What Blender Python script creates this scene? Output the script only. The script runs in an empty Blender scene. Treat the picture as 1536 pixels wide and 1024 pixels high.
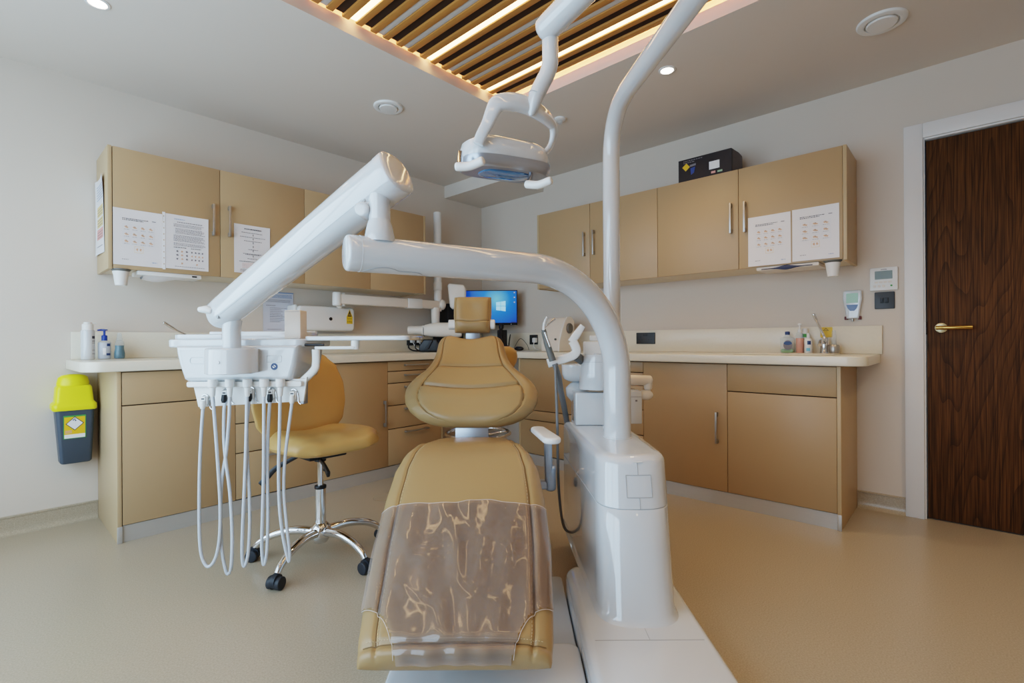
import bpy, bmesh, math, random
from mathutils import Vector, Matrix
random.seed(7)
sc = bpy.context.scene
COL = sc.collection
PI = math.pi
FPX = 737.0
YAW = math.radians(42.56)
ROLL = math.radians(0.35)
CAMH = 1.0
cF = Vector((math.cos(YAW), math.sin(YAW), 0)); cR = Vector((math.sin(YAW), -math.cos(YAW), 0))

# ---------------------------------------------------------------- materials
def srgb(r, g, b):
    def f(c):
        c /= 255.0
        return c / 12.92 if c <= 0.04045 else ((c + 0.055) / 1.055) ** 2.4
    return (f(r), f(g), f(b), 1.0)

MATS = {}
def mat(name, rgb, rough=0.5, metal=0.0, coat=0.0, noise=0.0, nscale=40.0, bump=0.0, bscale=200.0, emit=None, estr=0.0, trans=0.0, ior=1.45, stretch=None, rvar=0.0):
    m = bpy.data.materials.new(name); m.use_nodes = True
    nt = m.node_tree; b = nt.nodes['Principled BSDF']
    c = srgb(*rgb)
    b.inputs['Base Color'].default_value = c
    b.inputs['Roughness'].default_value = rough
    b.inputs['Metallic'].default_value = metal
    b.inputs['Coat Weight'].default_value = coat
    b.inputs['Coat Roughness'].default_value = 0.06
    b.inputs['Transmission Weight'].default_value = trans
    b.inputs['IOR'].default_value = ior
    if emit:
        b.inputs['Emission Color'].default_value = srgb(*emit); b.inputs['Emission Strength'].default_value = estr
    tc = nt.nodes.new('ShaderNodeTexCoord'); src = tc.outputs['Object']
    if stretch:
        mp = nt.nodes.new('ShaderNodeMapping'); mp.inputs['Scale'].default_value = stretch
        nt.links.new(src, mp.inputs['Vector']); src = mp.outputs['Vector']
    if noise > 0 or rvar > 0:
        n = nt.nodes.new('ShaderNodeTexNoise'); n.inputs['Scale'].default_value = nscale; n.inputs['Detail'].default_value = 4
        nt.links.new(src, n.inputs['Vector'])
        if noise > 0:
            mx = nt.nodes.new('ShaderNodeMix'); mx.data_type = 'RGBA'
            mx.inputs[6].default_value = tuple(x * (1 - noise) for x in c[:3]) + (1,)
            mx.inputs[7].default_value = tuple(min(1, x * (1 + noise)) for x in c[:3]) + (1,)
            nt.links.new(n.outputs['Fac'], mx.inputs[0]); nt.links.new(mx.outputs[2], b.inputs['Base Color'])
        if rvar > 0:
            mr = nt.nodes.new('ShaderNodeMapRange'); mr.inputs[3].default_value = max(0, rough - rvar); mr.inputs[4].default_value = rough + rvar
            nt.links.new(n.outputs['Fac'], mr.inputs[0]); nt.links.new(mr.outputs[0], b.inputs['Roughness'])
    if bump > 0:
        n2 = nt.nodes.new('ShaderNodeTexNoise'); n2.inputs['Scale'].default_value = bscale; n2.inputs['Detail'].default_value = 3
        bp = nt.nodes.new('ShaderNodeBump'); bp.inputs['Strength'].default_value = bump; bp.inputs['Distance'].default_value = 0.002
        nt.links.new(src, n2.inputs['Vector']); nt.links.new(n2.outputs['Fac'], bp.inputs['Height']); nt.links.new(bp.outputs[0], b.inputs['Normal'])
    MATS[name] = m
    return m

mat('wall_paint', (212, 200, 187), 0.75, noise=0.02, nscale=3, bump=0.05, bscale=300)
mat('ceiling_paint', (216, 206, 195), 0.8, noise=0.015, nscale=3)
mat('laminate', (176, 147, 111), 0.42, noise=0.035, nscale=2.2, bump=0.04, bscale=500)
mat('laminate_edge', (188, 162, 126), 0.45, noise=0.03, nscale=5)
mat('laminate_pale', (214, 200, 176), 0.45, noise=0.02, nscale=5)
mat('gap_dark', (60, 46, 34), 0.8)
mat('worktop', (228, 219, 200), 0.28, noise=0.03, nscale=60, coat=0.1)
mat('steel', (178, 174, 168), 0.38, 0.92, noise=0.06, nscale=8, stretch=(40, 40, 1))
mat('alu', (176, 184, 196), 0.35, 0.85, noise=0.05, nscale=6, stretch=(1, 1, 30))
mat('kick', (196, 194, 190), 0.42, 0.5, noise=0.05, nscale=5, stretch=(1, 1, 40))
mat('white_gloss', (206, 210, 213), 0.12, coat=1.0, rvar=0.03, nscale=3)
mat('white_plastic', (230, 229, 226), 0.35, rvar=0.04, nscale=4)
mat('warm_white', (226, 216, 204), 0.38, rvar=0.04, nscale=4)
mat('seam', (158, 161, 163), 0.6)
mat('grey_hose', (196, 201, 208), 0.38, noise=0.03, nscale=30)
mat('dark_hose', (112, 112, 112), 0.45, noise=0.05, nscale=30)
mat('leather', (156, 128, 88), 0.36, noise=0.045, nscale=7, bump=0.12, bscale=420, rvar=0.05)
mat('leather_seam', (116, 90, 58), 0.6)
mat('stitch', (206, 184, 146), 0.6)
mat('stool_leather', (202, 160, 98), 0.33, noise=0.05, nscale=6, bump=0.08, bscale=400, rvar=0.05)
mat('chrome', (226, 226, 228), 0.07, 1.0, rvar=0.02, nscale=10)
mat('black', (24, 24, 26), 0.38, rvar=0.06, nscale=20)
mat('black_rubber', (38, 42, 48), 0.5, noise=0.05, nscale=30)
mat('socket_black', (46, 47, 48), 0.4, noise=0.03, nscale=20)
mat('paper', (228, 225, 226), 0.4, noise=0.02, nscale=12)
mat('paper_blue', (206, 208, 220), 0.45, noise=0.02, nscale=12)
mat('ink', (120, 116, 122), 0.7)
mat('ink_dark', (70, 68, 74), 0.7)
mat('ink_blue', (120, 148, 190), 0.7)
mat('ink_skin', (214, 172, 140), 0.7)
mat('ink_pale', (212, 216, 226), 0.7)
mat('print_yellow', (226, 200, 140), 0.7)
mat('print_red', (222, 160, 150), 0.7)
mat('yellow', (232, 226, 40), 0.35, noise=0.03, nscale=10)
mat('sharps_grey', (66, 76, 88), 0.42, noise=0.03, nscale=10)
mat('sign_yellow', (228, 182, 40), 0.45, noise=0.03, nscale=30)
mat('sign_green', (70, 150, 70), 0.5)
mat('sign_black', (30, 28, 30), 0.5)
mat('sticker_white', (236, 236, 238), 0.5)
mat('slat_wood', (176, 118, 58), 0.5, noise=0.22, nscale=5, stretch=(6, 0.6, 6))
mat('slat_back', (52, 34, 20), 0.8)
mat('diffuser', (196, 192, 186), 0.5)
mat('led', (255, 240, 215), 0.5, emit=(255, 206, 144), estr=15.0)
mat('cove_led', (255, 220, 170), 0.5, emit=(255, 190, 120), estr=38.0)
mat('lamp_glow', (255, 250, 240), 0.5, emit=(255, 240, 224), estr=22.0)
mat('brass', (196, 160, 92), 0.3, 1.0, noise=0.05, nscale=20)
mat('brass_pale', (226, 212, 170), 0.3, 0.7)
mat('lcd_green', (150, 190, 160), 0.25)
mat('lcd_dark', (92, 100, 84), 0.25)
mat('blue_cap', (24, 60, 150), 0.3)
mat('navy', (36, 62, 110), 0.4)
mat('sky_blue', (120, 190, 220), 0.4)
mat('teal', (6, 92, 112), 0.12, coat=0.5)
mat('pink_liquid', (228, 150, 124), 0.15, coat=0.4)
mat('green_liquid', (120, 160, 90), 0.15, coat=0.4)
mat('box_black', (22, 22, 30), 0.35, noise=0.1, nscale=6)
mat('box_blue', (40, 70, 140), 0.4)
mat('box_side', (92, 82, 84), 0.5, noise=0.15, nscale=30, stretch=(20, 20, 1))
mat('knob_grey', (98, 98, 94), 0.5)
mat('lens_blue', (70, 150, 210), 0.05, trans=0.4, coat=1.0)
mat('reflector', (190, 190, 194), 0.12, 1.0, rvar=0.04, nscale=8)
mat('towel_blue', (58, 66, 92), 0.7, noise=0.1, nscale=30)
mat('film_rim', (206, 196, 190), 0.3)
mat('frame_white', (224, 222, 220), 0.4, rvar=0.03, nscale=4)
mat('plate_white', (204, 209, 214), 0.2, coat=0.4, rvar=0.03, nscale=3)

def mat_floor():
    m = bpy.data.materials.new('floor_vinyl'); m.use_nodes = True; nt = m.node_tree; b = nt.nodes['Principled BSDF']
    tc = nt.nodes.new('ShaderNodeTexCoord')
    n = nt.nodes.new('ShaderNodeTexNoise'); n.inputs['Scale'].default_value = 190; n.inputs['Detail'].default_value = 2
    v = nt.nodes.new('ShaderNodeTexVoronoi'); v.inputs['Scale'].default_value = 130
    n3 = nt.nodes.new('ShaderNodeTexNoise'); n3.inputs['Scale'].default_value = 1.3
    for x in (n, v, n3): nt.links.new(tc.outputs['Object'], x.inputs['Vector'])
    r = nt.nodes.new('ShaderNodeValToRGB')
    r.color_ramp.elements[0].position = 0.34; r.color_ramp.elements[0].color = srgb(160, 147, 126)
    r.color_ramp.elements[1].position = 0.66; r.color_ramp.elements[1].color = srgb(178, 164, 143)
    nt.links.new(n.outputs['Fac'], r.inputs['Fac'])
    r2 = nt.nodes.new('ShaderNodeValToRGB')
    r2.color_ramp.elements[0].position = 0.06; r2.color_ramp.elements[0].color = (0.78, 0.76, 0.72, 1)
    r2.color_ramp.elements[1].position = 0.16; r2.color_ramp.elements[1].color = (1, 1, 1, 1)
    nt.links.new(v.outputs['Distance'], r2.inputs['Fac'])
    mx = nt.nodes.new('ShaderNodeMix'); mx.data_type = 'RGBA'; mx.blend_type = 'MULTIPLY'; mx.inputs[0].default_value = 0.6
    nt.links.new(r.outputs['Color'], mx.inputs[6]); nt.links.new(r2.outputs['Color'], mx.inputs[7])
    mr = nt.nodes.new('ShaderNodeMapRange'); mr.inputs[3].default_value = 0.24; mr.inputs[4].default_value = 0.36
    nt.links.new(n3.outputs['Fac'], mr.inputs[0]); nt.links.new(mr.outputs[0], b.inputs['Roughness'])
    nt.links.new(mx.outputs[2], b.inputs['Base Color'])
    MATS['floor_vinyl'] = m
mat_floor()

def mat_door():
    m = bpy.data.materials.new('dark_oak'); m.use_nodes = True; nt = m.node_tree; b = nt.nodes['Principled BSDF']
    tc = nt.nodes.new('ShaderNodeTexCoord')
    mp = nt.nodes.new('ShaderNodeMapping'); mp.inputs['Scale'].default_value = (1, 1, 0.11)
    nt.links.new(tc.outputs['Object'], mp.inputs['Vector'])
    n0 = nt.nodes.new('ShaderNodeTexNoise'); n0.inputs['Scale'].default_value = 3.4; n0.inputs['Detail'].default_value = 2
    nt.links.new(mp.outputs['Vector'], n0.inputs['Vector'])
    ml = nt.nodes.new('ShaderNodeMath'); ml.operation = 'MULTIPLY'; ml.inputs[1].default_value = 24
    nt.links.new(n0.outputs['Fac'], ml.inputs[0])
    fr = nt.nodes.new('ShaderNodeMath'); fr.operation = 'FRACT'; nt.links.new(ml.outputs[0], fr.inputs[0])
    mp2 = nt.nodes.new('ShaderNodeMapping'); mp2.inputs['Scale'].default_value = (180, 180, 3)
    nt.links.new(tc.outputs['Object'], mp2.inputs['Vector'])
    n1 = nt.nodes.new('ShaderNodeTexNoise'); n1.inputs['Scale'].default_value = 1.0; n1.inputs['Detail'].default_value = 3
    nt.links.new(mp2.outputs['Vector'], n1.inputs['Vector'])
    r = nt.nodes.new('ShaderNodeValToRGB')
    e = r.color_ramp.elements
    e[0].position = 0.0; e[0].color = srgb(74, 47, 22)
    e[1].position = 1.0; e[1].color = srgb(98, 64, 32)
    k = e.new(0.25); k.color = srgb(94, 61, 30)
    nt.links.new(fr.outputs[0], r.inputs['Fac'])
    r1 = nt.nodes.new('ShaderNodeValToRGB')
    r1.color_ramp.elements[0].position = 0.38; r1.color_ramp.elements[0].color = (0.35, 0.33, 0.3, 1)
    r1.color_ramp.elements[1].position = 0.62; r1.color_ramp.elements[1].color = (1, 1, 1, 1)
    nt.links.new(n1.outputs['Fac'], r1.inputs['Fac'])
    mx = nt.nodes.new('ShaderNodeMix'); mx.data_type = 'RGBA'; mx.blend_type = 'MULTIPLY'; mx.inputs[0].default_value = 0.95
    nt.links.new(r.outputs['Color'], mx.inputs[6]); nt.links.new(r1.outputs['Color'], mx.inputs[7])
    nt.links.new(mx.outputs[2], b.inputs['Base Color']); b.inputs['Roughness'].default_value = 0.62; b.inputs['IOR'].default_value = 1.3
    MATS['dark_oak'] = m
mat_door()

def mat_screen():
    m = bpy.data.materials.new('desktop_screen'); m.use_nodes = True; nt = m.node_tree; b = nt.nodes['Principled BSDF']
    tc = nt.nodes.new('ShaderNodeTexCoord')
    mp = nt.nodes.new('ShaderNodeMapping'); mp.vector_type = 'POINT'
    mp.inputs['Location'].default_value = (-0.62, 0, -0.46); mp.inputs['Scale'].default_value = (1.0, 0, 0.62)
    nt.links.new(tc.outputs['Generated'], mp.inputs['Vector'])
    ln = nt.nodes.new('ShaderNodeVectorMath'); ln.operation = 'LENGTH'
    nt.links.new(mp.outputs['Vector'], ln.inputs[0])
    r = nt.nodes.new('ShaderNodeValToRGB'); e = r.color_ramp.elements
    e[0].position = 0.02; e[0].color = srgb(120, 210, 250)
    e[1].position = 0.62; e[1].color = srgb(0, 60, 190)
    k = e.new(0.26); k.color = srgb(0, 130, 240)
    nt.links.new(ln.outputs['Value'], r.inputs['Fac'])
    b.inputs['Base Color'].default_value = (0.01, 0.01, 0.02, 1); b.inputs['Roughness'].default_value = 0.3
    nt.links.new(r.outputs['Color'], b.inputs['Emission Color']); b.inputs['Emission Strength'].default_value = 0.95
    MATS['desktop_screen'] = m
mat_screen()
mat('screen_white', (180, 225, 250), 0.5, emit=(150, 222, 255), estr=0.9)

def mat_film():
    m = bpy.data.materials.new('clear_film'); m.use_nodes = True; nt = m.node_tree
    for n in list(nt.nodes): nt.nodes.remove(n)
    out = nt.nodes.new('ShaderNodeOutputMaterial')
    tr = nt.nodes.new('ShaderNodeBsdfTransparent'); tr.inputs['Color'].default_value = (0.93, 0.90, 0.91, 1)
    gl = nt.nodes.new('ShaderNodeBsdfGlossy'); gl.inputs['Roughness'].default_value = 0.09; gl.inputs['Color'].default_value = (1, 1, 1, 1)
    df = nt.nodes.new('ShaderNodeBsdfDiffuse'); df.inputs['Color'].default_value = (0.48, 0.40, 0.35, 1)
    fr = nt.nodes.new('ShaderNodeFresnel'); fr.inputs['IOR'].default_value = 1.5
    tc = nt.nodes.new('ShaderNodeTexCoord')
    ns = nt.nodes.new('ShaderNodeTexNoise'); ns.inputs['Scale'].default_value = 6.0; ns.inputs['Detail'].default_value = 1.0; ns.inputs['Distortion'].default_value = 2.0
    bp = nt.nodes.new('ShaderNodeBump'); bp.inputs['Strength'].default_value = 0.17; bp.inputs['Distance'].default_value = 0.02
    nt.links.new(tc.outputs['Object'], ns.inputs['Vector']); nt.links.new(ns.outputs['Fac'], bp.inputs['Height'])
    nt.links.new(bp.outputs[0], gl.inputs['Normal']); nt.links.new(bp.outputs[0], fr.inputs['Normal'])
    m1 = nt.nodes.new('ShaderNodeMixShader'); m1.inputs[0].default_value = 0.24
    nt.links.new(tr.outputs[0], m1.inputs[1]); nt.links.new(df.outputs[0], m1.inputs[2])
    m2 = nt.nodes.new('ShaderNodeMixShader')
    nt.links.new(fr.outputs[0], m2.inputs[0]); nt.links.new(m1.outputs[0], m2.inputs[1]); nt.links.new(gl.outputs[0], m2.inputs[2])
    nt.links.new(m2.outputs[0], out.inputs['Surface'])
    MATS['clear_film'] = m
mat_film()
def mat_clear():
    m = bpy.data.materials.new('clear_plastic'); m.use_nodes = True; nt = m.node_tree
    for n in list(nt.nodes): nt.nodes.remove(n)
    out = nt.nodes.new('ShaderNodeOutputMaterial')
    tr = nt.nodes.new('ShaderNodeBsdfTransparent'); tr.inputs['Color'].default_value = (0.93, 0.95, 0.96, 1)
    b = nt.nodes.new('ShaderNodeBsdfPrincipled'); b.inputs['Base Color'].default_value = srgb(214, 222, 226); b.inputs['Roughness'].default_value = 0.12
    mx = nt.nodes.new('ShaderNodeMixShader'); mx.inputs[0].default_value = 0.15
    nt.links.new(tr.outputs[0], mx.inputs[1]); nt.links.new(b.outputs[0], mx.inputs[2]); nt.links.new(mx.outputs[0], out.inputs['Surface'])
    MATS['clear_plastic'] = m
mat_clear()
def mat_pane():
    m = bpy.data.materials.new('window_pane'); m.use_nodes = True; nt = m.node_tree
    for n in list(nt.nodes): nt.nodes.remove(n)
    out = nt.nodes.new('ShaderNodeOutputMaterial')
    tr = nt.nodes.new('ShaderNodeBsdfTransparent'); gl = nt.nodes.new('ShaderNodeBsdfGlossy'); gl.inputs['Roughness'].default_value = 0.02
    m2 = nt.nodes.new('ShaderNodeMixShader'); m2.inputs[0].default_value = 0.06
    nt.links.new(tr.outputs[0], m2.inputs[1]); nt.links.new(gl.outputs[0], m2.inputs[2]); nt.links.new(m2.outputs[0], out.inputs['Surface'])
    MATS['window_pane'] = m
mat_pane()

# ---------------------------------------------------------------- mesh builder
class MB:
    def __init__(self):
        self.v = []; self.f = []; self.m = []; self.mats = []; self.cur = 0
    def use(self, name):
        if name not in self.mats: self.mats.append(name)
        self.cur = self.mats.index(name); return self
    def add(self, vs, fs):
        b = len(self.v)
        self.v.extend(tuple(x) for x in vs)
        for f in fs:
            self.f.append(tuple(b + i for i in f)); self.m.append(self.cur)
        return self
    def quad(self, a, b, c, d): return self.add([a, b, c, d], [(0, 1, 2, 3)])
    def box(self, x0, x1, y0, y1, z0, z1, bevel=0.0, M=None, seg=2):
        x0, x1 = min(x0, x1), max(x0, x1); y0, y1 = min(y0, y1), max(y0, y1); z0, z1 = min(z0, z1), max(z0, z1)
        vs = [(x0, y0, z0), (x1, y0, z0), (x1, y1, z0), (x0, y1, z0), (x0, y0, z1), (x1, y0, z1), (x1, y1, z1), (x0, y1, z1)]
        fs = [(3, 2, 1, 0), (4, 5, 6, 7), (0, 1, 5, 4), (1, 2, 6, 5), (2, 3, 7, 6), (3, 0, 4, 7)]
        if bevel > 0:
            bm = bmesh.new(); bv = [bm.verts.new(p) for p in vs]
            for f in fs: bm.faces.new([bv[i] for i in f])
            bevel = min(bevel, 0.49 * min(x1 - x0, y1 - y0, z1 - z0))
            bmesh.ops.bevel(bm, geom=bm.edges[:], offset=bevel, segments=seg, affect='EDGES', profile=0.5)
            bm.verts.index_update()
            vs = [tuple(p.co) for p in bm.verts]; fs = [tuple(q.index for q in f.verts) for f in bm.faces]; bm.free()
        if M is not None: vs = [M @ Vector(p) for p in vs]
        return self.add(vs, fs)
    def loft(self, rings, closed=True, cap0=True, cap1=True):
        n = len(rings[0]); vs = [p for r in rings for p in r]; fs = []
        for k in range(len(rings) - 1):
            for i in range(n if closed else n - 1):
                j = (i + 1) % n
                fs.append((k * n + i, k * n + j, (k + 1) * n + j, (k + 1) * n + i))
        if cap0: fs.append(tuple(reversed(range(n))))
        if cap1: fs.append(tuple((len(rings) - 1) * n + i for i in range(n)))
        return self.add(vs, fs)
    def tube(self, pts, r, seg=16, cap=True, rnd=0.0, sq=None, up=None):
        pts = [Vector(p) for p in pts]; n = len(pts)
        rs = list(r) if isinstance(r, (list, tuple)) else [r] * n
        if rnd > 0:                                     # rounded ends
            t0 = (pts[0] - pts[1]).normalized(); t1 = (pts[-1] - pts[-2]).normalized()
            a = [(pts[0] + t0 * rnd * math.sin(q) , rs[0] - rnd + rnd * math.cos(q)) for q in (1.5, 1.2, 0.8, 0.4)]
            b = [(pts[-1] + t1 * rnd * math.sin(q), rs[-1] - rnd + rnd * math.cos(q)) for q in (0.4, 0.8, 1.2, 1.5)]
            pts = [p for p, _ in a] + pts + [p for p, _ in b]; rs = [q for _, q in a] + rs + [q for _, q in b]; n = len(pts)
        T = []
        for i in range(n):
            d = pts[min(i + 1, n - 1)] - pts[max(i - 1, 0)]
            T.append(d.normalized() if d.length > 1e-9 else (T[-1] if T else Vector((0, 0, 1))))
        u = Vector(up) if up is not None else (Vector((0, 0, 1)) if abs(T[0].z) < 0.9 else Vector((1, 0, 0)))
        nx = (u - T[0] * u.dot(T[0])).normalized()
        rings = []
        for i in range(n):
            if i:
                ax = T[i - 1].cross(T[i])
                if ax.length > 1e-8:
                    nx = Matrix.Rotation(T[i - 1].angle(T[i]), 3, ax.normalized()) @ nx
            nx = (nx - T[i] * nx.dot(T[i])).normalized(); ny = T[i].cross(nx)
            ring = []
            for k in range(seg):
                a = 2 * PI * k / seg; c, s = math.cos(a), math.sin(a)
                if sq:                                   # (width ratio along nx, along ny, exponent)
                    e = 2.0 / sq[2]
                    c = sq[0] * math.copysign(abs(c) ** e, c); s = sq[1] * math.copysign(abs(s) ** e, s)
                ring.append(pts[i] + (nx * c + ny * s) * rs[i])
            rings.append(ring)
        return self.loft(rings, True, cap, cap)
    def cyl(self, p0, p1, r0, r1=None, seg=24, bev=0.0):
        p0, p1 = Vector(p0), Vector(p1); r1 = r0 if r1 is None else r1
        if bev > 0:
            d = (p1 - p0).normalized()
            return self.tube([p0, p0 + d * bev * 0.3, p0 + d * bev, p1 - d * bev, p1 - d * bev * 0.3, p1], [r0 - bev, r0 - bev * 0.3, r0, r1, r1 - bev * 0.3, r1 - bev], seg)
        return self.tube([p0, p1], [r0, r1], seg)
    def lathe(self, c, prof, seg=28, M=None, sx=1.0, sy=1.0):
        c = Vector(c); rings = []
        for r, z in prof:
            ring = []
            for k in range(seg):
                a = 2 * PI * k / seg; p = Vector((r * math.cos(a) * sx, r * math.sin(a) * sy, z))
                if M is not None: p = M @ p
                ring.append(c + p)
            rings.append(ring)
        return self.loft(rings)
    def sphere(self, c, r, seg=16, M=None):
        rx, ry, rz = r if isinstance(r, (list, tuple)) else (r, r, r)
        rings = []
        c = Vector(c)
        for i in range(1, seg // 2):
            t = PI * i / (seg // 2); ring = []
            for k in range(seg):
                a = 2 * PI * k / seg; p = Vector((rx * math.sin(t) * math.cos(a), ry * math.sin(t) * math.sin(a), -rz * math.cos(t)))
                if M is not None: p = M @ p
                ring.append(c + p)
            rings.append(ring)
        return self.loft(rings)
    def prism(self, poly, h0, h1, mapf=None, bev=0.0, taper=None):
        """poly: CCW list of 2D points; mapf(a,b,h)->xyz; bev rounds both rims"""
        n = len(poly)
        area = sum(poly[i][0] * poly[(i + 1) % n][1] - poly[(i + 1) % n][0] * poly[i][1] for i in range(n))
        if area < 0: poly = list(reversed(poly))
        def inset(d):
            out = []
            for i in range(n):
                a, b, c = Vector(poly[i - 1]), Vector(poly[i]), Vector(poly[(i + 1) % n])
                e1 = (b - a); e2 = (c - b)
                e1 = e1.normalized() if e1.length > 1e-9 else e2.normalized(); e2 = e2.normalized() if e2.length > 1e-9 else e1
                n1 = Vector((-e1.y, e1.x)); n2 = Vector((-e2.y, e2.x)); m = n1 + n2
                m = m / max(0.5, m.dot(n1)) if m.length > 1e-6 else n1
                out.append(b + m * d)
            return out
        mapf = mapf or (lambda a, b, h: (a, b, h))
        rings = []
        b0_, b1_ = bev if isinstance(bev, tuple) else (bev, bev)
        if b0_ > 0 or b1_ > 0:
            st = [(1.0, 0.0), (0.617, 0.076), (0.293, 0.293), (0.076, 0.617), (0.0, 1.0)]
            lv = ([(d * b0_, h0 + t * b0_) for d, t in st] if b0_ > 0 else [(0, h0)]) + ([(d * b1_, h1 - t * b1_) for d, t in reversed(st)] if b1_ > 0 else [(0, h1)])
        else:
            lv = [(0, h0), (0, h1)]
        for d, h in lv:
            rings.append([mapf(p[0], p[1], h) for p in inset(d)])
        return self.loft(rings)
    def grid(self, fn, nu, nv, wrap=False):
        vs = [fn(i / nu, j / nv) for j in range(nv + 1) for i in range(nu + 1)]
        fs = [(j * (nu + 1) + i, j * (nu + 1) + i + 1, (j + 1) * (nu + 1) + i + 1, (j + 1) * (nu + 1) + i) for j in range(nv) for i in range(nu)]
        return self.add(vs, fs)
    def text(self, s, size, M, depth=0.0004, align='CENTER'):
        cu = bpy.data.curves.new('t', 'FONT'); cu.body = s; cu.size = size; cu.align_x = align; cu.align_y = 'CENTER'
        cu.resolution_u = 2
        o = bpy.data.objects.new('t', cu); me = o.to_mesh()
        vs = [M @ Vector((p.co.x, p.co.y, depth)) for p in me.vertices]; fs = [tuple(p.vertices) for p in me.polygons]
        o.to_mesh_clear(); bpy.data.objects.remove(o); bpy.data.curves.remove(cu)
        return self.add(vs, fs)

ORG = {}
def finish(name, mb, mname, org, angle=40, smooth=True):
    me = bpy.data.meshes.new(name)
    me.from_pydata([(p[0] - org[0], p[1] - org[1], p[2] - org[2]) for p in mb.v], [], mb.f)
    if mb.mats:
        for k in mb.mats: me.materials.append(MATS[k])
        me.polygons.foreach_set('material_index', mb.m)
    else:
        me.materials.append(MATS[mname])
    bm = bmesh.new(); bm.from_mesh(me); bmesh.ops.remove_doubles(bm, verts=bm.verts, dist=1e-6)
    bmesh.ops.recalc_face_normals(bm, faces=bm.faces)
    bm.to_mesh(me); bm.free()
    if smooth:
        me.polygons.foreach_set('use_smooth', [True] * len(me.polygons))
        me.set_sharp_from_angle(angle=math.radians(angle))
    me.update()
    o = bpy.data.objects.new(name, me); COL.objects.link(o)
    return o
def tag(o, label=None, cat=None, group=None, kind=None):
    if label: o['label'] = label
    if cat: o['category'] = cat
    if group: o['group'] = group
    if kind: o['kind'] = kind
    return o
def place(o, org, view):
    if view:
        p = cR * org[0] + cF * org[1]; o.location = (p.x, p.y, org[2]); o.rotation_euler = (0, 0, YAW - PI / 2)
    else:
        o.location = org
def thing(name, label, cat, org, view=False, group=None):
    """an Empty at the base of a thing; view=True: its frame is turned to the chair's axis (x right, y away, z up)"""
    o = bpy.data.objects.new(name, None); o.empty_display_size = 0.1; COL.objects.link(o)
    place(o, org, view); ORG[o.name] = tuple(org); tag(o, label, cat, group); return o
def part(name, mb, mname, parent, label=None, angle=40):
    o = finish(name, mb, mname, ORG[parent.name], angle); o.parent = parent; ORG[o.name] = ORG[parent.name]
    if label: o['label'] = label
    return o
def solo(name, mb, mname, label, cat, org, view=False, group=None, angle=40):
    o = finish(name, mb, mname, org, angle); place(o, org, view); ORG[o.name] = tuple(org); tag(o, label, cat, group); return o
def struct(name, mb, mname, parent=None, angle=40):
    if parent is None:
        o = finish(name, mb, mname, (0, 0, 0), angle); o['kind'] = 'structure'; ORG[o.name] = (0, 0, 0)
    else: o = part(name, mb, mname, parent, angle=angle)
    return o
def dup(root, loc, label=None, group=None, rotz=None):
    r = root.copy(); COL.objects.link(r); r.location = loc
    if rotz is not None: r.rotation_euler = (0, 0, rotz)
    if label: r['label'] = label
    if group: r['group'] = group
    for ch in list(root.children):
        c = ch.copy(); COL.objects.link(c); c.parent = r
        for g in list(ch.children):
            d = g.copy(); COL.objects.link(d); d.parent = c
    return r

def V(px, py, F):
    """a point of the photograph at depth F, as (right, away, up) in metres"""
    x = (px - 768) / FPX; y = -(py - 511.5) / FPX
    R = x * math.cos(ROLL) + y * math.sin(ROLL); Z = -x * math.sin(ROLL) + y * math.cos(ROLL)
    return Vector((R * F, F, CAMH + Z * F))
def spline(pts, n=8):
    P = [Vector(p) for p in pts]; P = [2 * P[0] - P[1]] + P + [2 * P[-1] - P[-2]]; out = []
    for i in range(1, len(P) - 2):
        a, b, c, d = P[i - 1:i + 3]
        for k in range(n):
            t = k / n
            out.append(0.5 * ((2 * b) + (c - a) * t + (2 * a - 5 * b + 4 * c - d) * t * t + (3 * b - a - 3 * c + d) * t ** 3))
    out.append(P[-2]); return out
def arc2(cx, cy, r, a0, a1, n=8):
    return [(cx + r * math.cos(math.radians(a0 + (a1 - a0) * k / n)), cy + r * math.sin(math.radians(a0 + (a1 - a0) * k / n))) for k in range(n + 1)]
def rrect(x0, x1, y0, y1, r, n=6):
    r = min(r, 0.499 * (x1 - x0), 0.499 * (y1 - y0))
    return arc2(x1 - r, y0 + r, r, -90, 0, n) + arc2(x1 - r, y1 - r, r, 0, 90, n) + arc2(x0 + r, y1 - r, r, 90, 180, n) + arc2(x0 + r, y0 + r, r, 180, 270, n)
def lerp_table(tab, x):
    if x <= tab[0][0]: return tab[0][1]
    for (a, va), (b, vb) in zip(tab, tab[1:]):
        if x <= b:
            t = (x - a) / (b - a); t2 = t * t * (3 - 2 * t)
            return va + (vb - va) * (0.5 * t + 0.5 * t2)
    return tab[-1][1]

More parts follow.
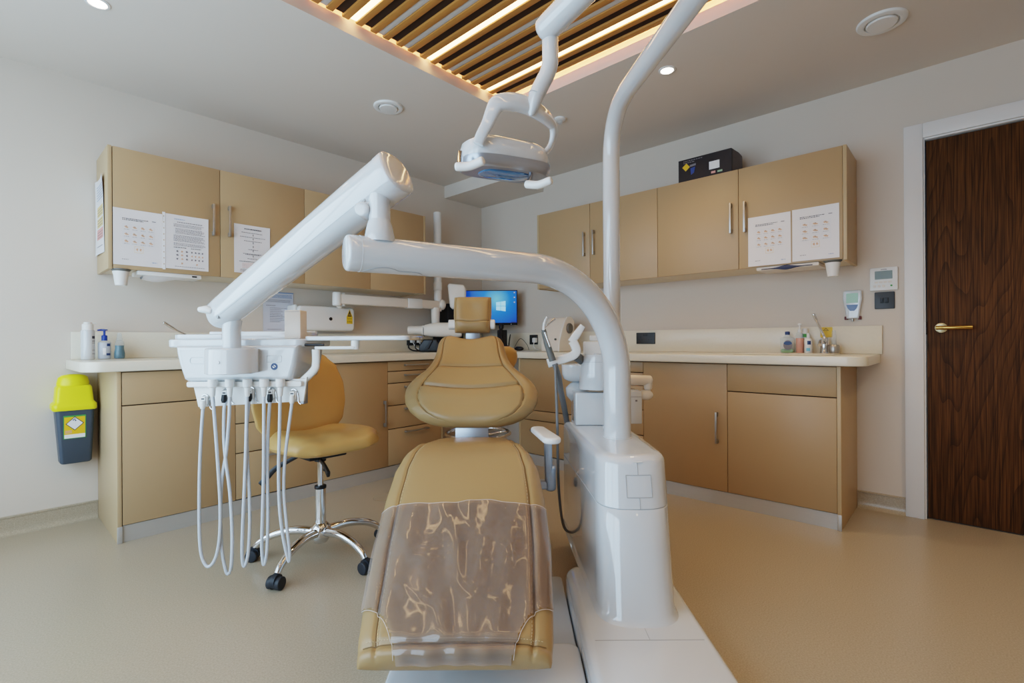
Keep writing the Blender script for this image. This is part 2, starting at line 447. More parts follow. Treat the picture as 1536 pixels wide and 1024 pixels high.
def cushion(mb, path, hw, cx, Tf, Tb, nu=60, nv=80, n=5.0, extra=None, bow=None, nend=None):
    """a padded shape about a centre line path(v)->(y,z), v in 0..1; hw(v) half width; Tf/Tb front/back thickness"""
    nend = nend or n
    def frame(v):
        y, z = path(v); y2, z2 = path(min(1, v + 1e-3)); y1, z1 = path(max(0, v - 1e-3))
        t = Vector((0, y2 - y1, z2 - z1)).normalized(); nrm = Vector((0, -t.z, t.y)); return Vector((0, y, z)), nrm, t
    def prof(u, v):
        a = max(0.0, 1 - abs(u) ** n); b = max(0.0, 1 - abs(2 * v - 1) ** nend); return math.sqrt(a * b)
    def S(u, v, side=1):
        p, nrm, t = frame(v)
        e = prof(u, v)
        d = Tf * e if side > 0 else -(Tb(v) if callable(Tb) else Tb) * e
        if side > 0 and extra: d += extra(u, v) * min(1, e * 1.3)
        q = p + nrm * d + Vector((cx(v) + u * hw(v), 0, 0))
        if bow: q += t * bow(u, v)
        return q
    def cs(k):                                        # denser near the rims
        s = 2 * k - 1; return math.sin(s * PI / 2) * 0.45 + s * 0.55
    for side in (1, -1):
        mb.grid(lambda a, b: S(cs(a), (cs(b) + 1) / 2, side), nu, nv)
    return S

def bar_handle(mb, c, L, axis, out, w=0.012, t=0.008, stand=0.03):
    """a flat bar pull: centre c on the front, axis 'z' or a horizontal unit vector, out = outward unit vector"""
    c = Vector(c); out = Vector(out); ax = Vector((0, 0, 1)) if axis == 'z' else Vector(axis); sd = ax.cross(out)
    M = Matrix((sd, out, ax)).transposed().to_4x4(); M.translation = c
    mb.box(-w / 2, w / 2, stand - t, stand, -L / 2, L / 2, 0.002, M)
    for s in (-1, 1): mb.box(-w / 2, w / 2, 0, stand - t + 0.001, s * (L / 2 - 0.014) - 0.012, s * (L / 2 - 0.014) + 0.012, 0.001, M)

# ================================================================= THE ROOM
YL, XR, CH = 3.69, 3.56, 2.5           # left wall plane, right wall plane, ceiling height
X0, Y0 = -0.85, -1.7                    # walls behind the camera
DY0, DY1, DZ = -0.70, 0.148, 2.095     # door leaf

b = MB(); b.box(X0 - .15, XR + .15, Y0 - .15, YL + .15, -0.12, 0.0); struct('floor', b, 'floor_vinyl')
b = MB(); b.box(X0 - .15, XR + .15, YL, YL + .15, 0, 2.75); struct('wall_left', b, 'wall_paint')
b = MB()
b.box(XR, XR + .15, DY1 + .02, YL, 0, 2.75); b.box(XR, XR + .15, Y0 - .15, DY0 - .02, 0, 2.75); b.box(XR, XR + .15, DY0 - .02, DY1 + .02, DZ + .02, 2.75)
struct('wall_right', b, 'wall_paint')
WY0, WY1, WZ0, WZ1 = 0.1, 3.35, 0.28, 2.3
b = MB()
b.box(X0 - .15, X0, Y0, WY0, 0, 2.75); b.box(X0 - .15, X0, WY1, YL, 0, 2.75); b.box(X0 - .15, X0, WY0, WY1, 0, WZ0); b.box(X0 - .15, X0, WY0, WY1, WZ1, 2.75)
struct('wall_rear', b, 'wall_paint')
b = MB(); b.box(X0 - .15, XR, Y0 - .15, Y0, 0, 2.75); struct('wall_front', b, 'wall_paint')
b = MB()
for y0, y1, z0, z1 in ((WY0, WY0 + .06, WZ0, WZ1), (WY1 - .06, WY1, WZ0, WZ1), (WY0, WY1, WZ0, WZ0 + .06), (WY0, WY1, WZ1 - .06, WZ1), (1.15, 1.21, WZ0, WZ1), (2.24, 2.30, WZ0, WZ1)):
    b.box(X0 - .11, X0 - .05, y0, y1, z0, z1, 0.006)
w1 = struct('window_1', b, 'frame_white')
b = MB(); b.box(X0 - .085, X0 - .08, WY0 + .06, WY1 - .06, WZ0 + .06, WZ1 - .06); struct('pane', b, 'window_pane', w1)
b = MB(); b.box(X0 - .06, X0 + .03, WY0 - .04, WY1 + .04, WZ0 - .03, WZ0, 0.008); struct('window_sill', b, 'frame_white', w1)

# ceiling with a rectangular recess and the boxed-in corner
RX0, RX1, RY0, RY1 = -0.35, 2.345, -0.35, 2.195
b = MB(); b.use('ceiling_paint')
cz = 2.565
for x0, x1, y0, y1 in ((X0, RX0, Y0, YL), (RX1, XR, Y0, YL), (RX0, RX1, Y0, RY0), (RX0, RX1, RY1, YL)):
    b.box(x0, x1, y0, y1, CH, cz)
g = 0.10
b.box(RX0 - g, RX1 + g, RY0 - g, RY1 + g, 2.66, 2.70)
for x0, x1, y0, y1 in ((RX0 - g - .02, RX0 - g, RY0 - g, RY1 + g), (RX1 + g, RX1 + g + .02, RY0 - g, RY1 + g), (RX0 - g, RX1 + g, RY0 - g - .02, RY0 - g), (RX0 - g, RX1 + g, RY1 + g, RY1 + g + .02)):
    b.box(x0, x1, y0, y1, cz, 2.70)
b.box(X0 - .15, XR + .15, Y0 - .15, YL + .15, 2.72, 2.78)
struct('ceiling', b, 'ceiling_paint')
b = MB(); b.box(3.065, XR, 2.86, YL, 2.385, CH); struct('trim_1', b, 'ceiling_paint')

# slatted light feature in the recess
sl = thing('slatted_ceiling_light', 'recessed ceiling feature of warm wooden slats with glowing light strips', 'ceiling light', (1.0, 1.0, 2.56))
ys0, ys1 = RY0 + .03, RY1 - .035
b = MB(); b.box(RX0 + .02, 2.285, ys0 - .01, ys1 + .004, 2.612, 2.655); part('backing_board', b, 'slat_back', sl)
P = 0.1515
k = 0
for i in range(17):
    c = 2.143 - P * i
    if c - .02 < RX0 + .03: break
    lit = i % 3 == 0
    b = MB(); b.box(c - .0165, c + .0165, ys0, ys1, 2.5535, 2.606, 0.002)
    part('light_strip', b, 'led' if lit else 'diffuser', sl, 'glowing white light strip' if lit else None)
    b = MB(); b.box(c + .0175 + .0362, c + .0175 + .0803, ys0, ys1 - .004, 2.5585, 2.611); part('shade_strip', b, 'slat_back', sl, 'dark strip standing in for the shade between two slats')  # shade of the unlit gap, put in as a dark board
    for s0 in (c + .0175, c + .0175 + .0805):
        if s0 + .034 < 2.285:
            b = MB(); b.box(s0, s0 + .036, ys0, ys1 + .012, 2.548, 2.611, 0.004); part('slat', b, 'slat_wood', sl)
for x0, x1, y0, y1 in ((RX1 + .035, RX1 + .075, RY0, RY1), (RX0, RX1, RY1 + .03, RY1 + .055)):
    b = MB(); b.box(x0, x1, y0, y1, cz + .002, cz + .014, 0.002); part('cove_strip', b, 'cove_led', sl, 'hidden warm light strip along the recess edge')

# skirting
def skirting(name, p0, p1, outv):
    p0 = Vector(p0); p1 = Vector(p1); o = Vector(outv)
    prof = [(0.0, 0.0), (0.03, 0.0), (0.022, 0.003), (0.013, 0.010), (0.007, 0.022), (0.005, 0.04), (0.005, 0.088), (0.008, 0.09), (0.008, 0.097), (0.0, 0.100)]
    b = MB(); b.loft([[p + o * d + Vector((0, 0, z)) for d, z in prof] for p in (p0, p1)]); struct(name, b, 'floor_vinyl')
skirting('baseboard_left', (X0, YL, 0), (0.469, YL, 0), (0, -1, 0))
skirting('baseboard_right', (XR, 0.468, 0), (XR, DY1 + .095, 0), (-1, 0, 0))
skirting('baseboard_right_2', (XR, DY0 - .095, 0), (XR, Y0, 0), (-1, 0, 0))
skirting('baseboard_rear', (X0, Y0, 0), (X0, YL, 0), (1, 0, 0))
skirting('baseboard_front', (X0, Y0, 0), (XR, Y0, 0), (0, 1, 0))

# door
b = MB(); b.box(XR + .012, XR + .056, DY0, DY1, .006, DZ, 0.002)
d1 = struct('door_1', b, 'dark_oak')
b = MB()
for y0, y1, z0, z1 in ((DY1 + .012, DY1 + .095, 0, DZ + .095), (DY0 - .095, DY0 - .012, 0, DZ + .095), (DY0 - .012, DY1 + .012, DZ + .014, DZ + .095)):
    b.box(XR - .022, XR + .01, y0, y1, z0, z1, 0.003)
for y0, y1, z0, z1 in ((DY1 + .004, DY1 + .03, 0, DZ + .03), (DY0 - .03, DY0 - .004, 0, DZ + .03), (DY0 - .004, DY1 + .004, DZ + .006, DZ + .03)):
    b.box(XR - .008, XR + .10, y0, y1, z0, z1, 0.002)
struct('door_frame', b, 'frame_white', d1)
hy, hz = 0.088, 1.058
b = MB(); b.cyl((XR + .012, hy, hz), (XR + .001, hy, hz), .027, bev=.003); hd = struct('handle_rose', b, 'brass_pale', d1)
b = MB(); b.cyl((XR, hy, hz), (XR - .05, hy, hz), .009); b.cyl((XR - .05, hy + .022, hz), (XR - .05, hy - .125, hz), .0105, bev=.002)
b.cyl((XR - .05, hy + .02, hz), (XR - .05, hy - .01, hz), .0112); struct('door_handle', b, 'brass', d1)
b = MB(); b.box(XR - .001, XR + .011, DY1 - .001, DY1 + .006, hz - .035, hz + .035, 0.001); struct('lock_plate', b, 'sign_black', d1)

# ================================================================= CABINETS
FL, FR = 3.11, 3.04                     # base cabinet fronts
UL, UR = 3.34, 3.22                     # wall cabinet fronts
TH = 0.018
def lbox(m, a0, a1, d0, d1, z0, z1, bev=0.0):   # left run: a along X, d = depth behind the front
    m.box(a0, a1, FLc + d0, FLc + d1, z0, z1, bev)
def run_box(side, front):
    if side == 'L': return lambda m, a0, a1, d0, d1, z0, z1, bev=0.0: m.box(a0, a1, front + d0, front + d1, z0, z1, bev)
    return lambda m, a0, a1, d0, d1, z0, z1, bev=0.0: m.box(front + d0, front + d1, a0, a1, z0, z1, bev)
def cab(side, front, depth, a0, a1, z0, z1, name, label, cat, group, fronts, ends=(), lower=True):
    """fronts: (kind, a0, a1, z0, z1, handle) ; handle: None | ('v', a, z) | ('h', a, z, L)"""
    bx = run_box(side, front)
    org = ((a0 + a1) / 2, front + depth / 2, z0 if not lower else 0.0) if side == 'L' else (front + depth / 2, (a0 + a1) / 2, z0 if not lower else 0.0)
    t = thing(name, label, cat, org, group=group)
    m = MB(); ca0 = a0; ca1 = a1
    for e in ends:
        if e < (a0 + a1) / 2: ca0 = a0 + TH
        else: ca1 = a1 - TH
    bx(m, ca0 + .0005, ca1 - .0005, TH + .004, depth - .003, z0, z1)
    part('carcass', m, 'laminate', t)
    m = MB(); bx(m, ca0 + .002, ca1 - .002, TH - .002, TH + .006, z0 + .002, z1 - .002); part('shadow_gap', m, 'gap_dark', t)
    if not lower:
        m = MB(); bx(m, ca0 + .001, ca1 - .001, TH + .006, depth - .004, z0 - .006, z0 - .0002); part('base_panel', m, 'laminate_pale', t, 'pale underside')
    for e in ends:
        m = MB()
        lo = 0.0 if lower else z0 - .012
        if e < (a0 + a1) / 2: bx(m, a0, a0 + TH, 0, depth - .003, lo, z1, .001)
        else: bx(m, a1 - TH, a1, 0, depth - .003, lo, z1, .001)
        part('end_panel', m, 'laminate_edge', t)
    out = (0, -1, 0) if side == 'L' else (-1, 0, 0); hx = (1, 0, 0) if side == 'L' else (0, 1, 0)
    for kd, f0, f1, g0, g1, h in fronts:
        m = MB(); bx(m, f0 + .0015, f1 - .0015, 0, TH, g0 + .0015, g1 - .0015, .0012)
        fo = part(kd, m, 'laminate', t)
        if h:
            m = MB(); pos = (h[1], front, h[2]) if side == 'L' else (front, h[1], h[2])
            if h[0] == 'v': bar_handle(m, pos, h[3] if len(h) > 3 else .19, 'z', out)
            else: bar_handle(m, pos, h[3], hx, out)
            part('handle', m, 'steel', fo)
    return t
DL = YL - FL; DR = XR - FR
def drawers(a0, a1, zs, hl=.22):
    r = []
    for z0, z1 in zs: r.append(('drawer', a0, a1, z0, z1, ('h', (a0 + a1) / 2, z1 - .03, hl)))
    return r
STK = [(.783, .855), (.695, .780), (.53, .692), (.358, .527), (.088, .355)]
BL, BT = .085, .857
cab('L', FL, DL, .47, 1.012, BL, BT, 'base_cabinet', 'tan base cabinet at the open left end of the worktop, beside the sharps bin', 'cabinet', 'base cabinets under the left worktop',
    [('drawer', .49, 1.012, .688, .855, None), ('door', .49, 1.012, BL, .685, None)], ends=(.47,))
cab('L', FL, DL, 1.012, 1.53, BL, BT, 'base_cabinet', 'tan drawer base cabinet behind the hanging hoses and the yellow stool', 'cabinet', 'base cabinets under the left worktop', drawers(1.012, 1.53, STK))
cab('L', FL, DL, 1.53, 2.037, BL, BT, 'base_cabinet', 'tan base cabinet with one full door and upright handle behind the yellow stool', 'cabinet', 'base cabinets under the left worktop',
    [('door', 1.53, 2.037, BL, .855, ('v', 2.004, .478))])
cab('L', FL, DL, 2.037, 2.555, BL, BT, 'base_cabinet', 'tan five-drawer base cabinet left of the kneehole, behind the dental chair back', 'cabinet', 'base cabinets under the left worktop',
    drawers(2.037, 2.537, STK), ends=(2.555,))
cab('R', FR, DR, .47, 1.043, BL, BT, 'base_cabinet', 'tan base cabinet at the door end of the right worktop, drawer above plain door', 'cabinet', 'base cabinets under the right worktop',
    [('drawer', .488, 1.043, .694, .855, None), ('door', .488, 1.043, BL, .691, None)], ends=(.47,))
cab('R', FR, DR, 1.043, 1.592, BL, BT, 'base_cabinet', 'tan base cabinet with one full door and upright handle right of the white column', 'cabinet', 'base cabinets under the right worktop',
    [('door', 1.043, 1.592, BL, .855, ('v', 1.102, .468))])
cab('R', FR, DR, 1.592, 2.15, BL, BT, 'base_cabinet', 'tan drawer base cabinet mostly hidden behind the white column', 'cabinet', 'base cabinets under the right worktop', drawers(1.592, 2.15, STK))
cab('R', FR, DR, 2.15, 2.72, BL, BT, 'base_cabinet', 'tan base cabinet right of the kneehole, tall front above two drawers', 'cabinet', 'base cabinets under the right worktop',
    [('door', 2.15, 2.702, .442, .855, None), ('drawer', 2.15, 2.702, .362, .439, None), ('drawer', 2.15, 2.702, .088, .359, ('h', 2.5, .28, .16))], ends=(2.72,))
# plinths
b = MB(); b.box(.4905, 2.536, FL + .006, FL + .0215, 0, .083); b.box(.468, .490, FL - .006, FL - .0006, 0, .083, .002)
solo('kickboard', b, 'kick', 'brushed metal kickboard under the left base cabinets', 'kickboard', (1.5, FL, 0))
b = MB(); b.box(FR + .006, FR + .0215, .4885, 2.701, 0, .083); b.box(FR - .006, FR - .0006, .468, .488, 0, .083, .002)
solo('kickboard', b, 'kick', 'brushed metal kickboard under the right base cabinets', 'kickboard', (FR, 1.5, 0))
# worktop: one L-shaped slab with rounded outer ends, and its upstand
WZ, WT = .860, .912
b = MB()
poly = [(3.0, YL - .003 - .0), ]
rL = .09
poly = [(XR - .003, .36)] 
poly = [(XR - .003, YL - .003), (.335, YL - .003)] + arc2(.335 + rL, 3.08 + rL, rL, 180, 270, 8) + [(3.0, 3.08)] + arc2(3.0 + rL, .355 + rL, rL, 180, 270, 8) + [(XR - .003, .355)]
b.prism(poly, WZ, WT, None, .006)
wt = solo('worktop', b, 'worktop', 'cream L-shaped worktop with rounded ends running along both walls', 'worktop', (3.2, 3.3, WZ))
b = MB(); b.box(.355, XR - .003, YL - .022, YL - .003, WT + .0005, 1.068, .002); b.box(XR - .022, XR - .003, .345, YL - .023, WT + .0005, 1.078, .002)
part('upstand', b, 'worktop', wt)

WT += .0009                             # things rest just on the worktop
# wall cabinets
UB, UT = 1.412, 2.058
def doors(a, z0, z1, hs):
    return [('door', a[i], a[i + 1], z0, z1, ('v', hs[i][0], hs[i][1]) if hs[i] else None) for i in range(len(a) - 1)]
cab('L', UL, YL - UL, .472, 1.53, UB, UT, 'wall_cabinet', 'tan two-door wall cabinet above the bottles, with notices taped on both doors', 'cabinet', 'wall cabinets over the left worktop',
    doors((.492, 1.008, 1.53), UB - .01, UT, ((.968, 1.742), (1.056, 1.747))), ends=(.472,), lower=False)
cab('L', UL, YL - UL, 1.53, 2.565, UB, UT, 'wall_cabinet', 'tan two-door wall cabinet behind the sloping white arm', 'cabinet', 'wall cabinets over the left worktop',
    doors((1.53, 2.04, 2.547), UB - .01, UT, ((2.0, 1.76), (2.08, 1.76))), ends=(2.565,), lower=False)
UB2, UT2 = 1.448, 2.066
cab('R', UR, XR - UR, .465, 1.57, UB2, UT2, 'wall_cabinet', 'tan two-door wall cabinet nearest the door, with two hand hygiene notices', 'cabinet', 'wall cabinets over the right worktop',
    doors((.483, 1.03, 1.57), UB2 - .008, UT2, ((.99, 1.757), (1.073, 1.762))), ends=(.465,), lower=False)
cab('R', UR, XR - UR, 1.57, 2.66, UB2, UT2, 'wall_cabinet', 'tan two-door wall cabinet behind the upright white pole', 'cabinet', 'wall cabinets over the right worktop',
    doors((1.57, 2.13, 2.642), UB2 - .008, UT2, ((2.09, 1.755), (2.178, 1.753))), ends=(2.66,), lower=False)

# ================================================================= PAPERS
def sheet(name, label, cat, O, ax, az, out, w, h, draw, group=None, mname='paper', curl=0.004):
    """a sheet whose lower left corner is O; ax = unit vector along its width, az up, out = off the surface"""
    LV = {'ink_pale': .0004, 'print_yellow': .0004, 'print_red': .0004, 'paper': .0007, 'ink_skin': .0010}
    O = Vector(O); ax = Vector(ax); az = Vector(az); out = Vector(out)
    t = thing(name, label, cat, tuple(O), group=group)
    b = MB(); b.use(mname); cnt = [0]
    def S(u, v, d=0.0):
        return O + ax * u * w + az * v * h + out * (.0015 + curl * (0.5 + 0.5 * math.sin(5 * u + 3 * v)) * (abs(2 * v - 1) ** 3 * .6 + abs(2 * u - 1) ** 4 * .4) + d)
    b.grid(lambda u, v: S(u, v), 12, 14); b.grid(lambda u, v: S(u, v, -.0006), 12, 14)
    def bar(u0, u1, v0, v1, m):
        b.use(m); n = 3 if (u1 - u0) > .2 else 1; q = LV.get(m, .0014)
        for i in range(n):
            a0 = u0 + (u1 - u0) * i / n; a1 = u0 + (u1 - u0) * (i + 1) / n
            b.quad(S(a0, v0, q), S(a1, v0, q), S(a1, v1, q), S(a0, v1, q))
    def blob(u, v, ru, rv, m, k=9):
        b.use(m); ph = random.random() * 6; q = LV.get(m, .0016)
        b.add([S(u + ru * math.cos(2 * PI * i / k) * (.75 + .25 * math.sin(3 * i + ph)), v + rv * math.sin(2 * PI * i / k) * (.75 + .25 * math.cos(2 * i + ph)), q) for i in range(k)], [tuple(range(k))])
    def words(u0, u1, v, hgt, m):
        x = u0
        while x < u1:
            L = random.uniform(.015, .05); bar(x, min(u1, x + L), v, v + hgt, m); x += L + .012
    draw(bar, blob, words)
    part('sheet', b, mname, t)
    return t
def hand_poster(cols, rows, u0, u1, v0, v1):
    def d(bar, blob, words):
        words(u0, u0 + .52 * (u1 - u0) / .66, v1 + .085, .012, 'ink_dark'); words(u0, u0 + .42, v1 + .06, .012, 'ink_dark'); bar(.78, .86, v1 + .085, v1 + .098, 'ink')
        cw = (u1 - u0) / cols; rh = (v1 - v0) / rows
        for r in range(rows):
            for c in range(cols):
                x = u0 + c * cw; y = v0 + r * rh
                bar(x + .012, x + cw - .012, y + .012, y + rh - .008, 'ink_pale'); bar(x + .018, x + cw - .018, y + .017, y + rh - .013, 'paper')
                blob(x + cw * .42, y + rh * .56, cw * .22, rh * .2, 'ink_skin'); blob(x + cw * .6, y + rh * .48, cw * .18, rh * .16, 'ink_skin')
                blob(x + cw * .5, y + rh * .64, cw * .08, rh * .08, 'ink')
                words(x + cw * .2, x + cw * .8, y + rh * .18, .006, 'ink')
        cx = (u0 + u1) / 2
        bar(cx - .09, cx + .09, v0 - .125, v0 - .01, 'print_yellow'); bar(cx - .085, cx + .085, v0 - .12, v0 - .015, 'paper')
        blob(cx - .035, v0 - .065, .03, .035, 'ink_skin'); blob(cx + .035, v0 - .065, .03, .035, 'ink_skin')
        words(.17, .30, .10, .008, 'ink_dark'); words(.78, .88, .075, .012, 'ink_blue')
    return d
def letter(bar, blob, words):
    words(.2, .44, .915, .012, 'ink_blue'); words(.26, .86, .862, .013, 'ink')
    v = .825
    for n in (3, 5, 6, 3):
        for i in range(n):
            words(.18 if n != 5 else .22, .94 - random.random() * .12, v, .009, 'ink'); v -= .021
        v -= .018
    words(.18, .48, .395, .012, 'ink_dark'); words(.58, .82, .395, .012, 'ink_dark')
    for r in range(3):
        for c in range(3): blob(.26 + c * .11, .33 - r * .07, .032, .024, 'ink_skin' if c == 1 else 'ink')
        for c in range(4): blob(.60 + c * .085, .33 - r * .07, .026, .022, 'ink_skin' if r == 1 else 'ink')
    blob(.37, .11, .03, .024, 'ink_skin'); blob(.72, .11, .03, .024, 'ink_skin'); words(.2, .9, .045, .008, 'ink')
def flow(bar, blob, words):
    words(.28, .76, .905, .022, 'ink_dark')
    for v, a, c in ((.835, .2, .78), (.745, .16, .86), (.665, .27, .76), (.49, .38, .66), (.40, .24, .76), (.385, .3, .7), (.30, .36, .74)): words(a, c, v, .012, 'ink')
    for v in (.78, .70, .62, .54, .45, .34): bar(.512, .528, v, v + .04, 'ink_dark')
    words(.14, .8, .235, .012, 'ink_dark')
    for i in range(4): words(.22, .8, .2 - i * .028, .009, 'print_red')
    for i in range(3): words(.16, .74, .07 - i * .02, .009, 'ink')
def side_poster(bar, blob, words):
    for i in range(6): words(.15, .85, .9 - i * .035, .01, 'ink_blue')
    for v0, v1, m in ((.50, .64, 'print_yellow'), (.36, .48, 'print_yellow'), (.20, .34, 'print_red')):
        bar(.15, .85, v0, v1, m)
        for i in range(3): words(.2, .8, v0 + .02 + i * .035, .01, 'ink')
    words(.2, .8, .1, .01, 'ink')
def blue_notice(bar, blob, words):
    bar(.0, 1.0, .975, 1.0, 'ink_blue')
    for i in range(3): words(.3, .95, .92 - i * .03, .018, 'ink_blue')
    for i in range(3): words(.1, .9, .80 - i * .025, .01, 'ink')
    words(.1, .4, .66, .014, 'ink')
    for i in range(9): words(.22, .5 + .4 * random.random(), .6 - i * .042, .012, 'ink_dark' if i in (4, 5) else 'ink')
    words(.12, .6, .08, .01, 'ink')
NG = 'notices taped to the cabinet fronts'
yU = UL - .0005; xU = UR - .0005
sheet('notice', 'hand washing notice with picture grid at the left end of the left wall cabinet', 'notice', (.493, yU, 1.425), (1, 0, 0), (0, 0, 1), (0, -1, 0), .22, .305, hand_poster(4, 3, .18, .84, .36, .74), NG)
sheet('notice', 'densely printed text notice in punched plastic sleeve, beside the left cabinet handle', 'notice', (.728, yU, 1.428), (1, 0, 0), (0, 0, 1), (0, -1, 0), .215, .312, letter, NG)
b = MB(); b.use('sticker_white').box(.713, .7265, yU - .003, yU - .0015, 1.42, 1.745)
b.use('laminate_edge')
for i in range(9): b.cyl((.7195, yU - .003, 1.45 + i * .034), (.7195, yU - .0034, 1.45 + i * .034), .0032, seg=10)
solo('binder_strip', b, 'sticker_white', 'punched white plastic binding strip between the two notices on the left cabinet', 'strip', (.72, yU, 1.43))
sheet('notice', 'flow chart notice alone on the second door of the left wall cabinet', 'notice', (1.084, yU, 1.440), (1, 0, 0), (0, 0, 1), (0, -1, 0), .215, .305, flow, NG)
sheet('notice', 'hand washing notice with twelve pictures beside the cabinet handle, right wall cabinet', 'notice', (xU, .973, 1.448), (0, -1, 0), (0, 0, 1), (-1, 0, 0), .234, .30, hand_poster(4, 3, .18, .84, .36, .74), NG)
sheet('notice', 'hand rub notice with nine pictures at the door end of the right wall cabinet', 'notice', (xU, .731, 1.452), (0, -1, 0), (0, 0, 1), (-1, 0, 0), .231, .30, hand_poster(3, 3, .17, .84, .36, .74), NG)
sheet('hanging_poster', 'tall coloured poster curling off the end panel of the left wall cabinet', 'poster', (.4715, 3.675, 1.50), (0, -1, 0), (0, 0, 1), (-1, 0, 0), .245, .425, side_poster, None, 'paper', .012)
sheet('notice', 'bluish printed notice on the wall under the left cabinets', 'notice', (1.385, YL - .0005, 1.072), (1, 0, 0), (0, 0, 1), (0, -1, 0), .215, .296, blue_notice, None, 'paper_blue')

# ================================================================= CEILING FITTINGS
def vent(x, y, r, label):
    t = thing('ceiling_vent', label, 'vent', (x, y, CH), group='round ceiling vents')
    b = MB(); b.lathe((x, y, CH), [(r, 0), (r, -.004), (r * .96, -.010), (r * .80, -.014), (r * .70, -.012), (r * .64, .0), (r * .64, -.0005)], 40); part('rim', b, 'white_plastic', t)
    b = MB(); b.lathe((x, y, CH), [(r * .60, -.004), (r * .62, -.012), (r * .58, -.018), (r * .2, -.020), (.001, -.020)], 40); part('disc', b, 'white_plastic', t)
vent(1.782, 2.695, .092, 'round white ceiling vent over the left wall cabinets')
vent(2.90, .277, .10, 'round white ceiling vent above the door end of the right cabinets')
def downlight(x, y, label):
    t = thing('downlight', label, 'ceiling light', (x, y, CH), group='recessed downlights')
    b = MB(); b.lathe((x, y, CH), [(.046, 0), (.046, -.003), (.043, -.005), (.035, -.005), (.033, 0)], 32); part('rim', b, 'white_plastic', t)
    b = MB(); b.lathe((x, y, CH), [(.033, -.001), (.030, -.004), (.001, -.004)], 28); part('lamp', b, 'lamp_glow', t, 'bright glowing lamp')
downlight(2.60, 1.205, 'glowing recessed downlight beside the upright pole')
downlight(.365, 2.80, 'glowing recessed downlight at the top left near the left wall')
t = thing('ceiling_sensor', 'small white sensor on the ceiling just behind the operating lamp', 'sensor', (2.67, 2.0, CH))
b = MB(); b.lathe((2.67, 2.0, CH), [(.04, 0), (.04, -.008), (.034, -.012), (.02, -.014), (.001, -.014)], 24); part('base', b, 'white_plastic', t)
b = MB(); b.lathe((2.67, 2.0, CH - .013), [(.018, 0), (.018, -.014), (.012, -.022), (.001, -.024)], 20); part('sensor_head', b, 'clear_plastic', t)

# ================================================================= ON THE LEFT WALL
# x-ray control box
yf = 3.545
t = thing('xray_generator', 'white wall-mounted x-ray control box with yellow warning sticker', 'x-ray control', (1.79, YL, 1.08))
b = MB(); b.prism(rrect(1.575, 2.025, 1.088, 1.272, .03), yf, YL - .001, lambda a, c, h: (a, h, c), .018); b.prism(rrect(1.552, 1.585, 1.094, 1.278, .016), yf + .02, YL - .001, lambda a, c, h: (a, h, c), .014)
part('case', b, 'white_plastic', t)
b = MB(); b.lathe((1.822, yf, 1.178), [(.013, 0), (.013, .003), (.001, .003)], 18, Matrix.Rotation(PI / 2, 3, 'X')); part('button', b, 'sign_black', t)
b = MB(); b.use('sign_yellow').prism([(1.953, 1.143), (2.003, 1.143), (2.003, 1.198), (1.978, 1.256), (1.953, 1.198)], 0, .0012, lambda a, c, h: (a, yf - .0002 - h, c))
b.use('sign_black').prism([(1.961, 1.2), (1.995, 1.2), (1.978, 1.246)], 0, .0006, lambda a, c, h: (a, yf - .0016 - h, c))
b.use('sign_yellow')
for k in range(3):
    a = PI / 2 + k * 2 * PI / 3
    b.prism([(1.978 + r * math.cos(a + d), 1.214 + r * math.sin(a + d)) for r, d in ((.003, -.5), (.009, -.5), (.009, .5), (.003, .5))], 0, .0004, lambda a_, c, h: (a_, yf - .0023 - h, c))
def Mx(x, y, z, ax='L'):      # text frame on a face looking toward -Y ('L') or -X ('R')
    if ax == 'L': m = Matrix(((1, 0, 0), (0, 0, -1), (0, 1, 0)))
    else: m = Matrix(((0, 0, -1), (-1, 0, 0), (0, 1, 0)))
    m = m.to_4x4(); m.translation = (x, y, z); return m
b.use('sign_black').text('Caution', .0135, Mx(1.978, yf - .0012, 1.184)).text('X-Ray', .0165, Mx(1.978, yf - .0012, 1.160))
part('label_sticker', b, 'sign_yellow', t)
# its arm
t = thing('xray_machine', 'long pale x-ray arm along the left wall with upright tube and tapered head', 'x-ray machine', (1.85, 3.5, 1.28))
b = MB(); b.box(1.84, 2.84, 3.43, 3.49, 1.288, 1.362, .008); part('beam', b, 'warm_white', t)
b = MB(); b.tube([(1.83, 3.46, 1.285), (1.83, 3.46, 1.365)], .034, 20, rnd=.012); b.cyl((1.875, 3.46, 1.2745), (1.875, 3.46, 1.288), .018); b.cyl((1.875, 3.46, 1.362), (1.875, 3.46, 1.372), .018); part('end_cap', b, 'white_plastic', t)
b = MB(); b.cyl((1.875, 3.50, 1.276), (1.875, 3.525, 1.278), .017); b.sphere((1.875, 3.50, 1.277), .02); part('pivot', b, 'warm_white', t)
b = MB(); b.box(2.45, 2.60, 3.424, 3.496, 1.283, 1.367, .01); part('sleeve', b, 'white_plastic', t)
b = MB(); b.cyl((2.79, 3.46, 1.37), (2.79, 3.46, 2.155), .034, bev=.006); b.cyl((2.79, 3.46, 1.46), (2.79, 3.46, 1.53), .038, bev=.004)
b.cyl((2.79, 3.46, 1.27), (2.79, 3.46, 1.46), .033, .027); part('upright_tube', b, 'white_plastic', t)
b = MB(); b.sphere((2.825, 3.45, 1.33), (.04, .04, .05)); b.cyl((2.755, 3.45, 1.12), (2.755, 3.45, 1.30), .034, .04); part('joint', b, 'warm_white', t)
